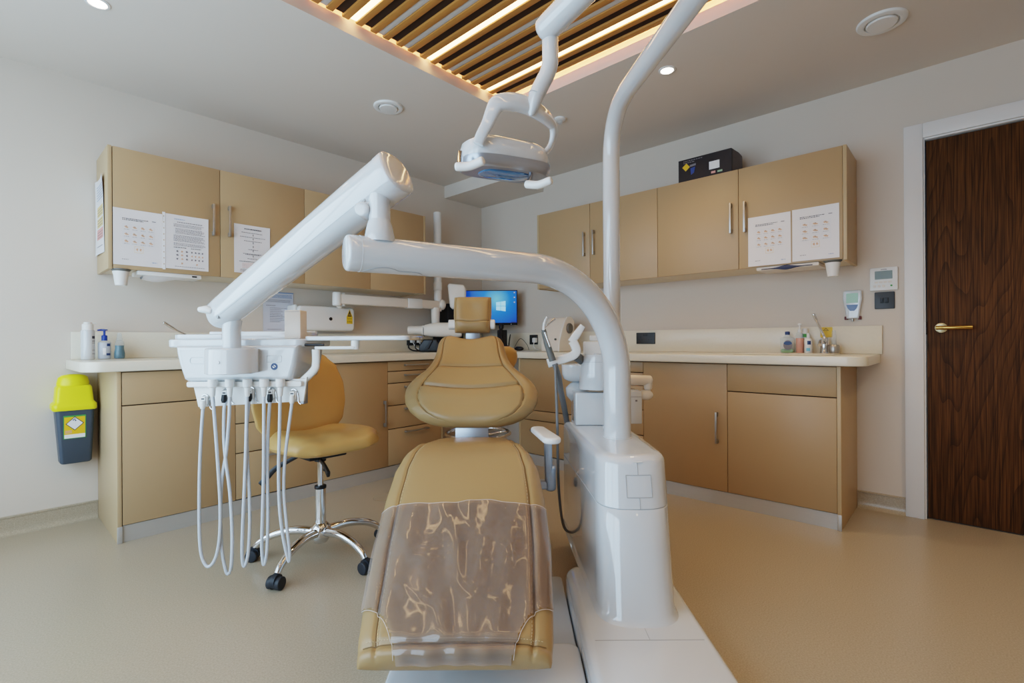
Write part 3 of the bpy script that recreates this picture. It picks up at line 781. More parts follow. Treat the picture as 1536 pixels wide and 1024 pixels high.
# tube head (held by the arm: part of the same x-ray arm)
b = MB(); P0 = V(628, 495.5, 4.2); 
def vw(p): return cR * p[0] + cF * p[1] + Vector((0, 0, p[2]))
pts = [V(612.5, 495, 4.2), V(616, 495, 4.2), V(622, 495, 4.2), V(631, 495, 4.2), V(637, 495.5, 4.2)]
b.tube([vw(p) for p in pts], [.034, .037, .036, .037, .045], 24); c1 = part('cone', b, 'warm_white', t)
b = MB(); b.tube([vw(V(611.9, 495, 4.2)), vw(V(613, 495, 4.2))], [.022, .022], 20); part('aperture', b, 'ink', t)
b = MB(); b.tube([vw(V(x, y, 4.2)) for x, y in ((633, 496), (637, 495.5), (645, 495), (656, 494.5), (672, 494.5), (688, 495.5), (693, 496))], [.036, .046, .056, .062, .062, .058, .05], 28, sq=(1, 1, 3.0)); part('tube_head', b, 'warm_white', t)
b = MB(); b.tube([vw(V(635.5, 487 + k * 0, 4.2)) + Vector((0, 0, 0)) for k in (0,)] * 1 + [vw(V(636.5, 487, 4.2))], .004, 8) if False else None
b = MB()
pr = [vw(V(636.5, 495.5, 4.2)) + (cF * math.cos(a) * .0475 + Vector((0, 0, math.sin(a) * .0475))) for a in [2 * PI * k / 24 for k in range(25)]]
b.tube(pr, .003, 8); part('ring', b, 'ink_dark', t)

# sharps bin hung on the wall
t = thing('sharps_bin', 'grey sharps bin with bright yellow lid hung on the left wall', 'sharps bin', (.355, YL, .35))
b = MB()
def ring(x0, x1, y0, y1, z, r): return [(a, c, z) for a, c in rrect(x0, x1, y0, y1, r)]
b.loft([ring(.306, .424, 3.572, 3.672, .350, .014), ring(.299, .431, 3.566, 3.678, .357, .018), ring(.279, .443, 3.556, 3.686, .655, .02)])
part('bin_body', b, 'sharps_grey', t)
b = MB(); b.loft([ring(.270, .450, 3.548, 3.688, .640, .022), ring(.266, .453, 3.545, 3.688, .648, .024), ring(.266, .452, 3.546, 3.688, .672, .024), ring(.280, .440, 3.556, 3.686, .686, .02),
    ring(.285, .434, 3.562, 3.684, .76, .02), ring(.292, .428, 3.57, 3.682, .772, .02)])
part('lid', b, 'yellow', t)
b = MB(); b.box(.30, .42, 3.6865, 3.689, .45, .62); part('wall_mount', b, 'sharps_grey', t)
b = MB(); b.lathe((.358, 3.622, .765), [(.062, 0), (.064, .02), (.058, .05), (.045, .062), (.02, .068), (.001, .068)], 28, sx=1.08, sy=.8); part('flap', b, 'yellow', t)
b = MB(); yy = lambda z: 3.566 - (z - .357) / (.655 - .357) * .010
def on(a, c, h): return (a, yy(c) - .0008 - h, c)
b.use('sign_green').prism([(.312, .487), (.404, .487), (.404, .612), (.312, .612)], 0, .0006, on)
b.use('sign_yellow').prism([(.3155, .492), (.4005, .492), (.4005, .604), (.3155, .604)], 0, .0005, lambda a, c, h: on(a, c, h + .0007))
b.use('sticker_white').prism([(.3155, .490), (.4005, .490), (.4005, .510), (.3155, .510)], 0, .0005, lambda a, c, h: on(a, c, h + .0013))
b.use('sign_black').prism([(.358, .530), (.396, .568), (.358, .606), (.320, .568)], 0, .0005, lambda a, c, h: on(a, c, h + .0013))
b.use('sticker_white').prism([(.358, .5345), (.3915, .568), (.358, .6015), (.3245, .568)], 0, .0005, lambda a, c, h: on(a, c, h + .0019))
b.use('navy')
for x, z in ((.352, .588), (.358, .592), (.361, .584)): b.prism(rrect(x - .003, x + .003, z - .003, z + .003, .001), 0, .0004, lambda a, c, h: on(a, c, h + .0026))
b.use('print_red')
for k in range(3): b.prism([(.319, .517 + .006 * k), (.346, .517 + .006 * k), (.346, .520 + .006 * k), (.319, .520 + .006 * k)], 0, .0004, lambda a, c, h: on(a, c, h + .0013))
part('label_sticker', b, 'sign_yellow', t)

UB -= .0065; UB2 -= .0065
# ================================================================= UNDER THE WALL CABINETS
def cup_dispenser(x, y, z, label):
    t = thing('cup_dispenser', label, 'cup dispenser', (x, y, z), group='cup dispensers under the wall cabinets')
    b = MB(); b.lathe((x, y, z), [(.044, 0), (.044, -.006), (.038, -.010), (.036, -.016), (.001, -.016)], 28); part('mount', b, 'knob_grey', t)
    b = MB(); b.lathe((x, y, z), [(.037, -.012), (.0375, -.02), (.034, -.03), (.0265, -.088), (.024, -.090), (.022, -.088), (.001, -.086)], 28); part('cup', b, 'white_plastic', t)
cup_dispenser(.531, UL + .03, UB - .001, 'white cup dispenser under the open end of the left wall cabinet')
cup_dispenser(UR + .025, .536, UB2 - .001, 'white cup dispenser under the door end of the right wall cabinet')
t = thing('towel_dispenser', 'translucent white dispenser tray under the left wall cabinet', 'dispenser', (.77, UL + .08, UB))
b = MB(); b.box(.60, .91, UL + .01, UL + .16, UB - .026, UB - .001, .006); part('tray', b, 'white_plastic', t)
b = MB(); b.grid(lambda u, v: (.63 + .2 * u, UL + .03 + .1 * v, UB - .026 - .028 * math.sin(PI * v) * (0.6 + .4 * math.sin(5 * u))), 12, 10); part('tissue', b, 'paper', t)
b = MB(); b.box(.64, .68, UL + .05, UL + .12, UB - .0009, UB - .0003); part('mount', b, 'white_plastic', t)
b = MB(); b.box(.86, .885, UL + .0085, UL + .011, UB - .018, UB - .010); part('slot', b, 'sign_black', t)
t = thing('towel_dispenser', 'slim paper towel dispenser under the right wall cabinet with dark towel showing', 'dispenser', (UR + .1, .76, UB2))
b = MB(); b.box(UR + .006, UR + .20, .60, .93, UB2 - .022, UB2 - .001, .004); part('tray', b, 'warm_white', t)
b = MB(); b.grid(lambda u, v: (UR + .002 - .004 * math.sin(PI * v), .90 - .27 * u, UB2 - .016 - (v - .5) * (.005 + .022 * math.exp(-((u - .5) / .16) ** 2))), 24, 6)
b.grid(lambda u, v: (UR + .0065, .90 - .27 * u, UB2 - .016 - (v - .5) * (.006 + .022 * math.exp(-((u - .5) / .16) ** 2))), 24, 6); part('towel', b, 'towel_blue', t)
b = MB(); b.box(UR + .05, UR + .12, .72, .80, UB2 - .0009, UB2 - .0003); part('mount', b, 'white_plastic', t)

# ================================================================= LEFT WORKTOP
def bottle_pump(x, y, z, H, r, label, bodym, capm, org_name='pump_bottle', group=None, marks=None, flat=1.0, neck=.62, liquid=None):
    t = thing(org_name, label, 'bottle', (x, y, z), group=group)
    hb = H * neck
    b = MB(); b.lathe((x, y, z), [(r * .9, 0), (r, .004), (r, hb * .86), (r * .93, hb * .94), (r * .55, hb), (r * .42, hb * 1.02), (.001, hb * 1.02)], 26, sx=1, sy=flat); part('bottle_body', b, bodym, t)
    if liquid:
        b = MB(); b.lathe((x, y, z), [(r * .88, .003), (r * .95, .006), (r * .95, hb * liquid[1]), (.001, hb * liquid[1])], 24, sx=1, sy=flat); part('liquid', b, liquid[0], t)
    b = MB(); b.lathe((x, y, z), [(r * .46, hb), (r * .46, hb + (H - hb) * .42), (r * .40, hb + (H - hb) * .46), (r * .18, hb + (H - hb) * .5), (r * .18, H * .955), (r * .5, H * .96), (r * .5, H * .99), (r * .3, H), (.001, H)], 22)
    b.tube([(x, y, z + H * .975), (x - r * .6, y - r * .1, z + H * .975), (x - r * 1.05, y - r * .15, z + H * .962)], [r * .2, r * .17, r * .12], 10)
    part('pump', b, capm, t)
    if marks:
        b = MB()
        for mm, u0, u1, v0, v1 in marks:
            b.use(mm); n = 6
            for i in range(n):
                def q(u, v):
                    a = u; return (x + (r + .0006) * math.cos(a), y + (r + .0006) * flat * math.sin(a), z + hb * v)
                ua = u0 + (u1 - u0) * i / n; ub = u0 + (u1 - u0) * (i + 1) / n
                b.quad(q(ua, v0), q(ub, v0), q(ub, v1), q(ua, v1))
        part('label', b, 'ink', t)
    return t
A = math.radians
t = thing('lotion_bottle', 'tall white lotion bottle at the left end of the worktop', 'bottle', (.414, 3.56, WT))
b = MB(); b.lathe((.414, 3.56, WT), [(.028, 0), (.031, .004), (.031, .155), (.028, .162), (.001, .162)], 28); part('bottle_body', b, 'white_gloss', t)
b = MB(); b.lathe((.414, 3.56, WT), [(.025, .16), (.025, .192), (.022, .196), (.018, .198), (.018, .205), (.001, .207)], 26); b.box(.41, .452, 3.553, 3.567, WT + .197, WT + .205, .003); part('cap', b, 'white_plastic', t)
b = MB()
for mm, v0, v1 in (('ink_dark', .115, .13), ('ink', .10, .104), ('ink', .09, .093), ('ink', .05, .053), ('ink', .03, .033)):
    b.use(mm)
    for i in range(4):
        a0, a1 = A(-62 + i * 9), A(-53 + i * 9)
        b.quad(*[(.414 + .0316 * math.cos(a), 3.56 + .0316 * math.sin(a), WT + v) for a, v in ((a0, v0), (a1, v0), (a1, v1), (a0, v1))])
part('label', b, 'ink', t)
bottle_pump(.486, 3.565, WT, .168, .030, 'clear pump bottle with dark blue pump on the left worktop', 'clear_plastic', 'blue_cap', marks=[('navy', A(-75), A(-40), .70, .84), ('navy', A(-80), A(-40), .2, .32), ('sticker_white', A(-110), A(-82), .25, .6)], flat=.75, liquid=('paper_blue', .9))
t = thing('spray_bottle', 'curved clear bottle half full of teal liquid, right of the blue pump', 'bottle', (.553, 3.565, WT))
b = MB(); b.lathe((.553, 3.565, WT), [(.022, 0), (.025, .004), (.026, .03), (.021, .06), (.0225, .085), (.019, .098), (.012, .105), (.001, .105)], 26); part('bottle_body', b, 'clear_plastic', t)
b = MB(); b.lathe((.553, 3.565, WT), [(.021, .002), (.0243, .006), (.0253, .03), (.0203, .06), (.0213, .076), (.001, .076)], 26); part('liquid', b, 'teal', t)
b = MB(); b.lathe((.553, 3.565, WT), [(.014, .103), (.014, .118), (.011, .122), (.011, .138), (.008, .15), (.001, .15)], 20); part('cap', b, 'clear_plastic', t)

def mixer_tap(name, label, base, out, lever, lev_tip, group):
    """chrome lever tap on the worktop: out = horizontal spout direction"""
    bx, by, bz = base; o = Vector(out); t = thing(name, label, 'tap', base, group=group)
    b = MB(); b.lathe(base, [(.027, 0), (.027, .006), (.023, .012), (.022, .075), (.024, .085), (.02, .098), (.001, .1)], 26); part('tap_body', b, 'chrome', t)
    B = Vector(base)
    b = MB(); b.tube(spline([B + Vector((0, 0, .06)), B + o * .05 + Vector((0, 0, .08)), B + o * .11 + Vector((0, 0, .078)), B + o * .14 + Vector((0, 0, .055))], 6), .0115, 14); part('spout', b, 'chrome', t)
    b = MB(); pts = spline([B + Vector((0, 0, .095))] + [Vector(p) for p in lever] + [Vector(lev_tip)], 6); n = len(pts)
    b.tube(pts, [.008 - .003 * i / n if i < n - 5 else .0095 for i in range(n)], 12, rnd=.004); part('lever', b, 'chrome', t)
TG = 'lever taps at the two sinks'
tp = mixer_tap('mixer_tap', 'chrome lever tap on the left worktop, mostly hidden by the instrument head', (.985, 3.60, WT), (0, -1, 0), [(.93, 3.59, 1.03), (.84, 3.575, 1.075)], (.765, 3.56, 1.125), TG)
mixer_tap('mixer_tap', 'chrome lever tap with raised elbow lever at the right sink', (3.46, .615, WT), (-1, 0, 0), [(3.45, .63, 1.05), (3.44, .648, 1.10)], (3.43, .668, 1.152), TG)
def sink(label, x0, x1, y0, y1):
    t = thing('sink', label, 'sink', ((x0 + x1) / 2, (y0 + y1) / 2, WT), group='sinks set in the worktops')
    b = MB(); b.prism(rrect(x0, x1, y0, y1, .06), WT + .0005, WT + .004, None, .0015); part('rim', b, 'worktop', t)
    b = MB(); b.prism(rrect(x0 + .03, x1 - .03, y0 + .03, y1 - .03, .05), WT + .0042, WT + .0052); part('basin', b, 'warm_white', t)
    b = MB(); b.lathe(((x0 + x1) / 2, (y0 + y1) / 2, WT + .0055), [(.022, 0), (.022, .002), (.012, .002), (.001, .001)], 20); part('drain', b, 'chrome', t)
sink('cream sink in the right worktop in front of the soap bottles', 3.08, 3.40, .52, 1.04)
sink('cream sink in the left worktop, hidden behind the instrument head', .80, 1.22, 3.17, 3.50)

# ================================================================= RIGHT WORKTOP
t = thing('soap_bottle', 'wide green-tinted soap bottle with oval blue label, leftmost by the right sink', 'bottle', (3.45, .815, WT))
b = MB(); b.prism(rrect(.776, .854, WT + .001, WT + .10, .012), 3.43, 3.475, lambda a, c, h: (h, a, c), .008); b.lathe((3.4525, .815, WT + .098), [(.03, 0), (.016, .012), (.013, .02), (.001, .02)], 22); part('bottle_body', b, 'clear_plastic', t)
b = MB(); b.prism(rrect(.781, .849, WT + .004, WT + .028, .01), 3.434, 3.471, lambda a, c, h: (h, a, c), .004); part('liquid', b, 'green_liquid', t)
b = MB(); b.lathe((3.4525, .815, WT + .117), [(.014, 0), (.014, .016), (.012, .02), (.001, .021)], 22); part('cap', b, 'navy', t)
b = MB(); b.use('ink').lathe((3.4296, .808, WT + .052), [(.030, 0), (.030, .0004), (.001, .0004)], 24, Matrix.Rotation(-PI / 2, 3, 'Y'), sy=.85); b.use('navy').lathe((3.4290, .808, WT + .064), [(.0235, 0), (.0235, .0004), (.001, .0004)], 24, Matrix.Rotation(-PI / 2, 3, 'Y'), sx=.5); part('label', b, 'navy', t)
t = thing('soap_bottle', 'slender pump bottle of pink liquid by the right sink', 'bottle', (3.46, .748, WT))
b = MB(); b.lathe((3.46, .748, WT), [(.02, 0), (.0225, .004), (.0225, .11), (.018, .125), (.009, .132), (.001, .132)], 24); part('bottle_body', b, 'clear_plastic', t)
b = MB(); b.lathe((3.46, .748, WT), [(.019, .002), (.0215, .006), (.0215, .095), (.001, .095)], 24); part('liquid', b, 'pink_liquid', t)
b = MB(); b.lathe((3.46, .748, WT), [(.010, .13), (.010, .15), (.004, .152), (.004, .175), (.011, .177), (.011, .186), (.001, .188)], 18); part('pump', b, 'white_plastic', t)
t = thing('soap_bottle', 'pale bottle with green and red marks beside the pink pump bottle', 'bottle', (3.50, .728, WT))
b = MB(); b.lathe((3.50, .728, WT), [(.018, 0), (.02, .004), (.02, .12), (.016, .13), (.016, .155), (.001, .156)], 22); part('bottle_body', b, 'white_plastic', t)
b = MB()
for mm, v0, v1, a0, a1 in (('sign_green', .10, .122, 150, 215), ('print_red', .04, .06, 160, 215)):
    b.use(mm)
    for i in range(5):
        p, q = A(a0 + (a1 - a0) * i / 5), A(a0 + (a1 - a0) * (i + 1) / 5)
        b.quad(*[(3.50 + .0206 * math.cos(a), .728 + .0206 * math.sin(a), WT + v) for a, v in ((p, v0), (q, v0), (q, v1), (p, v1))])
part('label', b, 'sign_green', t)
t = thing('soap_bottle', 'small white bottle with blue label, nearest the right tap', 'bottle', (3.44, .697, WT))
b = MB(); b.lathe((3.44, .697, WT), [(.02, 0), (.022, .004), (.022, .08), (.018, .09), (.009, .096), (.009, .108), (.007, .125), (.001, .126)], 22); part('bottle_body', b, 'white_plastic', t)
b = MB()
for mm, v0, v1, a0, a1 in (('navy', .055, .078, 175, 225), ('sky_blue', .015, .035, 160, 215)):
    b.use(mm)
    for i in range(5):
        p, q = A(a0 + (a1 - a0) * i / 5), A(a0 + (a1 - a0) * (i + 1) / 5)
        b.quad(*[(3.44 + .0226 * math.cos(a), .697 + .0226 * math.sin(a), WT + v) for a, v in ((p, v0), (q, v0), (q, v1), (p, v1))])
part('label', b, 'navy', t)
t = thing('soap_dispenser', 'small silver dispenser pot just right of the right tap', 'dispenser', (3.44, .565, WT))
b = MB(); b.lathe((3.44, .565, WT), [(.026, 0), (.03, .01), (.03, .045), (.024, .055), (.001, .056)], 24); part('pot', b, 'steel', t)
b = MB(); b.lathe((3.44, .565, WT + .054), [(.013, 0), (.013, .05), (.010, .085), (.001, .087)], 20); part('nozzle', b, 'clear_plastic', t)
b = MB(); xs = XR - .0225
b.use('sign_yellow').prism(rrect(.588, .652, 1.012, 1.074, .004), 0, .0012, lambda a, c, h: (xs - .0004 - h, a, c))
b.use('sign_black').prism([(.606, 1.052), (.638, 1.052), (.622, 1.07)], 0, .0005, lambda a, c, h: (xs - .0018 - h, a, c)); b.use('sign_yellow').prism([(.611, 1.054), (.633, 1.054), (.622, 1.066)], 0, .0005, lambda a, c, h: (xs - .0024 - h, a, c))
solo('warning_sticker', b, 'sign_yellow', 'square yellow warning sticker on the upstand behind the right tap', 'sticker', (xs, .62, 1.04))

def socket(name, label, x, y0, y1, z0, z1, face, plugs=(), group='black wall sockets'):
    """face 'R': on the right upstand (x plane); 'L': on the left upstand (y plane given as x)"""
    f = (lambda a, c, h: (x - h, a, c)) if face == 'R' else (lambda a, c, h: (a, x - h, c))
    org = (x, (y0 + y1) / 2, z0) if face == 'R' else ((y0 + y1) / 2, x, z0)
    t = thing(name, label, 'socket', org, group=group)
    b = MB(); b.prism(rrect(y0, y1, z0, z1, .004), .0005, .010, f, .0025); part('plate', b, 'socket_black', t)
    n = 2 if (y1 - y0) > .12 else 1
    b = MB()
    for i in range(n):
        cy = y0 + (y1 - y0) * (i + .5) / n; cz = z0 + (z1 - z0) * .42
        for dy, dz, w, h in ((0, .018, .004, .010), (-.011, -.003, .009, .005), (.011, -.003, .009, .005)): b.prism(rrect(cy + dy - w / 2, cy + dy + w / 2, cz + dz - h / 2, cz + dz + h / 2, .0008), .0102, .0108, f)
    part('pin_holes', b, 'sign_black', t)
    b = MB()
    for i in range(n):
        cy = (y0 + y1) / 2 + (i - (n - 1) / 2) * .022; b.prism(rrect(cy - .007, cy + .007, z1 - .028, z1 - .012, .002), .0102, .014, f, .001)
    part('rocker', b, 'black', t)
    return f
fR = socket('power_socket', 'black double socket on the right upstand beside the white arch', XR - .0225, 1.748, 1.905, .972, 1.060, 'R')
f3 = socket('power_socket', 'black single socket with white plug behind the bench machine', XR - .0225, 2.92, 3.015, .968, 1.058, 'R')
b = MB(); b.prism(rrect(2.915, 2.955, .985, 1.03, .01), .011, .045, f3, .006); b.tube(spline([(XR - .06, 2.935, .99), (XR - .075, 2.93, .95), (XR - .07, 2.90, .925), (XR - .1, 2.84, .918)], 6), .004, 8)
solo('power_plug', b, 'white_plastic', 'white plug in the single black socket behind the bench machine', 'plug', (XR - .03, 2.935, .98))
f4 = socket('power_socket', 'black socket low on the left upstand under the x-ray tube head', YL - .0225, 2.60, 2.755, .968, 1.05, 'L')
for i, xx in enumerate((2.645, 2.715)):
    b = MB(); b.prism(rrect(xx - .02, xx + .02, .99, 1.03, .008), .011, .04, f4, .006); b.tube(spline([(xx, YL - .06, .99), (xx + .02, YL - .08, .945), (xx + .06, YL - .14, .924), (xx + .09, YL - .20, .922)], 6), .004, 8)
    solo('power_plug', b, 'white_plastic', ('left' if i == 0 else 'right') + ' of the two white plugs in the socket under the x-ray tube head', 'plug', (xx, YL - .03, .98), group='plugs under the tube head')

# wall controls
t = thing('thermostat', 'white wall thermostat with dark display above the light switch', 'thermostat', (XR, .337, 1.278))
f = lambda a, c, h: (XR - h, a, c)
b = MB(); b.prism(rrect(.272, .402, 1.280, 1.413, .006), .0005, .018, f, .004); part('case', b, 'white_plastic', t)
b = MB(); b.prism(rrect(.296, .378, 1.345, 1.393, .002), .0182, .0192, f); part('display', b, 'lcd_dark', t)
b = MB()
for k in range(4): b.prism(rrect(.300 + .021 * k, .316 + .021 * k, 1.323, 1.333, .002), .0182, .0205, f, .0008)
for k in range(3): b.prism(rrect(.330 + .021 * k, .344 + .021 * k, 1.298, 1.312, .004), .0182, .0205, f, .0008)
part('button', b, 'warm_white', t)
b = MB(); b.use('sign_green').prism(rrect(.296, .306, 1.301, 1.311, .004), .0182, .0200, f); b.use('ink').prism(rrect(.322, .350, 1.399, 1.403, .001), .0182, .0186, f); part('print', b, 'ink', t)
t = thing('light_switch', 'black double light switch beside the door frame', 'switch', (XR, .333, 1.172))
b = MB(); b.prism(rrect(.287, .381, 1.174, 1.272, .005), .0005, .009, f, .0025); part('plate', b, 'socket_black', t)
for y in (.323, .346):
    b = MB(); b.prism(rrect(y - .008, y + .008, 1.208, 1.238, .001), .0092, .013, f, .0015); part('rocker', b, 'black', t)
t = thing('wall_meter', 'small white wall gauge with green display above the right upstand end', 'gauge', (XR, .487, 1.10))
b = MB(); b.prism([(.532, 1.285), (.534, 1.24), (.522, 1.17), (.516, 1.122), (.455, 1.122), (.449, 1.17), (.438, 1.24), (.441, 1.285), (.45, 1.291), (.523, 1.291)], .0005, .03, f, .007); part('case', b, 'white_gloss', t)
b = MB(); b.prism(rrect(.457, .516, 1.215, 1.273, .003), .0302, .0312, f); part('display', b, 'lcd_green', t)
b = MB(); b.prism([(.457, 1.205), (.516, 1.205), (.510, 1.185), (.497, 1.168), (.476, 1.168), (.463, 1.185)], .0302, .0316, f); part('keypad', b, 'ink_blue', t)
b = MB()
for y in (.519, .452): b.prism(rrect(y - .008, y + .008, 1.116, 1.136, .003), .004, .022, f, .002)
part('foot', b, mat('maroon', (96, 40, 40), .5).name, t)
b = MB(); b.cyl((XR - .015, .487, 1.124), (XR - .015, .487, 1.106), .006); part('connector', b, 'steel', t)

# bench machine
t = thing('bench_machine', 'cream bench machine with sloping front and grey side knob on the right worktop', 'machine', (3.24, 2.48, WT))
ya, yb = 2.39, 2.58
prof = [(3.17, WT + .004), (3.165, WT + .075), (3.185, WT + .13), (3.255, WT + .265), (3.275, WT + .277), (3.335, WT + .279), (3.36, WT + .25), (3.36, WT + .004)]
b = MB(); b.prism(prof, -yb, -ya - .012, lambda a, c, h: (a, -h, c), .006); part('case', b, 'warm_white', t)
b = MB(); b.prism([(3.16, WT + .002), (3.168, WT + .08), (3.20, WT + .17), (3.245, WT + .255), (3.275, WT + .284), (3.335, WT + .286), (3.372, WT + .25), (3.372, WT + .002)], -ya - .012, -ya, lambda a, c, h: (a, -h, c), .004); part('side_panel', b, 'white_plastic', t)
b = MB(); b.lathe((3.295, ya, WT + .19), [(.035, 0), (.036, .012), (.032, .02), (.001, .022)], 26, Matrix.Rotation(PI / 2, 3, 'X'), sy=1.2); part('knob', b, 'knob_grey', t)
b = MB(); b.lathe((3.1668, 2.43, WT + .10), [(.009, 0), (.009, .006), (.001, .006)], 16, Matrix.Rotation(-PI / 2, 3, 'Y')); part('screw', b, 'knob_grey', t)
b = MB(); b.box(3.05, 3.13, 2.60, 2.72, WT + .0008, WT + .0022, M=Matrix.Identity(4)); solo('paper_slip', b, 'paper_blue', 'small loose paper slip on the worktop left of the bench machine', 'paper', (3.09, 2.66, WT))
t = thing('computer_mouse', 'black computer mouse on the worktop beside the kneehole', 'mouse', (3.25, 2.90, WT))
b = MB(); b.sphere((3.25, 2.90, WT + .0205), (.028, .05, .020), 18); part('shell', b, 'black', t)
b = MB(); b.tube(spline([(3.25, 2.955, WT + .012), (3.30, 3.0, WT + .03), (3.38, 3.0, WT + .11), (3.45, 2.985, WT + .06), (3.49, 2.99, WT + .005)], 6), .0022, 8); part('cord', b, 'black', t)

# monitor on its bracket, computer tower, other desk electronics
F0 = 4.6
t = thing('monitor', 'flat black monitor in the corner showing a blue desktop picture', 'monitor', (-.206, F0, 1.165), True)
zl, zr = V(695, 487, F0).x, V(776, 436, F0).x
zb, zt = V(735, 487.5, F0).z, V(735, 435, F0).z
b = MB(); b.box(zl, zr, F0, F0 + .03, zb, zt, .004); part('bezel', b, 'black', t)
b = MB(); b.box(zl + .008, zr - .008, F0 - .002, F0 - .0005, zb + .022, zt - .008); scr = part('screen', b, 'desktop_screen', t, 'bright blue screen')
b = MB(); b.use('screen_white'); lx, lz = V(751, 459, F0).x, V(751, 459, F0).z; q = .034
for dx, dz in ((-1, 1), (1, 1), (-1, -1), (1, -1)):
    x0_, x1_ = (lx - 1.25 * q, lx - .002) if dx < 0 else (lx + .002, lx + 1.35 * q)
    k0 = .80 if dx < 0 else 1.0; k1 = 1.0 if dx < 0 else 1.2
    if dx < 0: k0, k1 = .86, .98
    else: k0, k1 = .99, 1.15
    z0_ = .002 * dz
    b.quad((x0_, F0 - .0026, lz + z0_), (x1_, F0 - .0026, lz + z0_), (x1_, F0 - .0026, lz + dz * q * k1 * 1.25), (x0_, F0 - .0026, lz + dz * q * k0 * 1.25))
b.use('sticker_white')
for k in range(3): b.box(zr - .034, zr - .022, F0 - .0028, F0 - .0022, zt - .03 - .045 * k, zt - .018 - .045 * k)
b.box(zl + .012, zl + .024, F0 - .0028, F0 - .0022, zt - .035, zt - .02)
b.use('ink_dark').box(zr - .06, zr - .012, F0 - .0028, F0 - .0022, zb + .0235, zb + .029)
part('icon', b, 'screen_white', t)
b = MB(); b.box(-.27, -.15, F0 + .03, F0 + .05, 1.27, 1.39, .004); b.box(-.225, -.19, F0 + .05, F0 + .40, 1.31, 1.35, .004); part('bracket', b, 'black', t)
b = MB(); b.lathe((zr - .06, F0 - .001, zb + .008), [(.004, 0), (.004, .002), (.001, .002)], 12, Matrix.Rotation(PI / 2, 3, 'X')); part('power_button', b, 'sticker_white', t)
t = thing('desk_phone', 'dark desk phone with trailing cord below the monitor', 'phone', (-.05, 4.35, WT), True)
b = MB(); b.prism(rrect(-.10, .02, 4.30, 4.46, .02), WT + .001, WT + .05, None, .012); b.prism([(4.34, WT + .04), (4.46, WT + .04), (4.46, WT + .19), (4.42, WT + .19)], -.085, .005, lambda a, c, h: (h, a, c), .008); part('base', b, 'black', t)
b = MB(); b.tube(spline([(-.06, 4.33, WT + .08), (-.055, 4.36, WT + .13), (-.05, 4.40, WT + .19), (-.045, 4.42, WT + .235)], 5), [.022] * 4 + [.016] * 8 + [.022] * 4, 12, rnd=.008); part('handset', b, 'black', t)
b = MB(); b.tube(spline([(.02, 4.42, WT + .03), (.03, 4.44, WT + .10), (.035, 4.46, WT + .15), (.02, 4.48, WT + .08), (.02, 4.52, WT + .006)], 8), .003, 8); part('cord', b, 'black', t)
t.location += cF * .09 - cR * .05
b = MB(); b.box(2.872, 3.06, 3.42, 3.64, WT + .0002, WT + .43, .006)
t = thing('computer_tower', 'black computer tower standing in the corner behind the headrest', 'computer', (2.93, 3.53, WT))
part('case', b, 'black', t)
b = MB()
for k in range(6): b.box(2.895, 3.035, 3.4185, 3.4205, WT + .06 + .03 * k, WT + .072 + .03 * k)
part('front_vent', b, 'socket_black', t)
t = thing('loudspeaker', 'white rounded plastic housing standing on the black computer tower', 'device', (2.98, 3.5, WT + .43))
ct = V(686, 445, 4.42); P = vw(ct)
b = MB(); b.prism([(-.065, -.09), (-.045, -.112), (.05, -.112), (.075, -.07), (.08, .07), (.06, .105), (-.07, .118), (-.085, .10)], -.035, .035, lambda a, c, h: tuple(P + cR * a + cF * h + Vector((0, 0, c))), .02); part('case', b, 'warm_white', t)
b = MB(); b.lathe((P.x, P.y, WT + .431), [(.045, 0), (.045, .008), (.02, .014), (.016, .08), (.001, .08)], 22); part('base', b, 'white_plastic', t)
t = thing('electronics_dock', 'black desk device with looped cables under the x-ray tube head', 'device', (2.93, 3.33, WT))
P = vw(V(648, 520, 4.2)); 
b = MB(); b.prism([(-.10, .0), (.09, .0), (.09, .03), (.05, .105), (-.06, .105), (-.10, .05)], -.07, .07, lambda a, c, h: (P.x + cR.x * a + cF.x * h, P.y + cR.y * a + cF.y * h, WT + .002 + c), .012); part('case', b, 'black', t)
b = MB(); b.prism([(-.05, .02), (.0, .095), (.02, .095), (-.02, .02)], -.085, -.07, lambda a, c, h: (P.x + cR.x * a + cF.x * h, P.y + cR.y * a + cF.y * h, WT + .002 + c), .003); part('cradle', b, 'black_rubber', t)
b = MB()
for k in range(2):
    pts = [vw(V(x, y, 4.15)) for x, y in ((614 + 10 * k, 514), (613 + 10 * k, 521), (620 + 8 * k, 525.5), (634, 526), (645, 523))]
    b.tube(spline(pts, 6), .006, 8)
part('cable', b, 'black', t)
# box on top of the right wall cabinet
t = thing('equipment_box', 'black printed cardboard box lying on top of the right wall cabinet', 'box', (3.36, 1.25, UT2))
x0_ = 3.242
poly = [(x0_, 1.425), (x0_, 1.078)] + [(x0_ + .24 * math.sin(q), 1.078 - .0 + .02 * (1 - math.cos(q)) - .012 * math.sin(2 * q)) for q in (.5, 1.0, 1.4)] + [(3.50, 1.11), (3.50, 1.425)]
b = MB(); b.use('box_black').prism(poly, UT2 + .001, UT2 + .152); g = lambda a, c, h: (x0_ - .0006 - h, a, c)
b.use('sticker_white').prism([(1.152, UT2 + .046), (1.218, UT2 + .046), (1.218, UT2 + .097), (1.152, UT2 + .097)], 0, .0004, g)
b.use('sign_yellow').prism([(1.372 + .026 * math.cos(a), UT2 + .098 + .026 * math.sin(a)) for a in (.1, .1 + PI / 2, .1 + PI, .1 + 3 * PI / 2)], 0, .0004, g)
b.use('box_blue').prism([(1.342, UT2 + .085), (1.310, UT2 + .090), (1.318, UT2 + .052), (1.338, UT2 + .04)], 0, .0004, g)
b.use('ink')
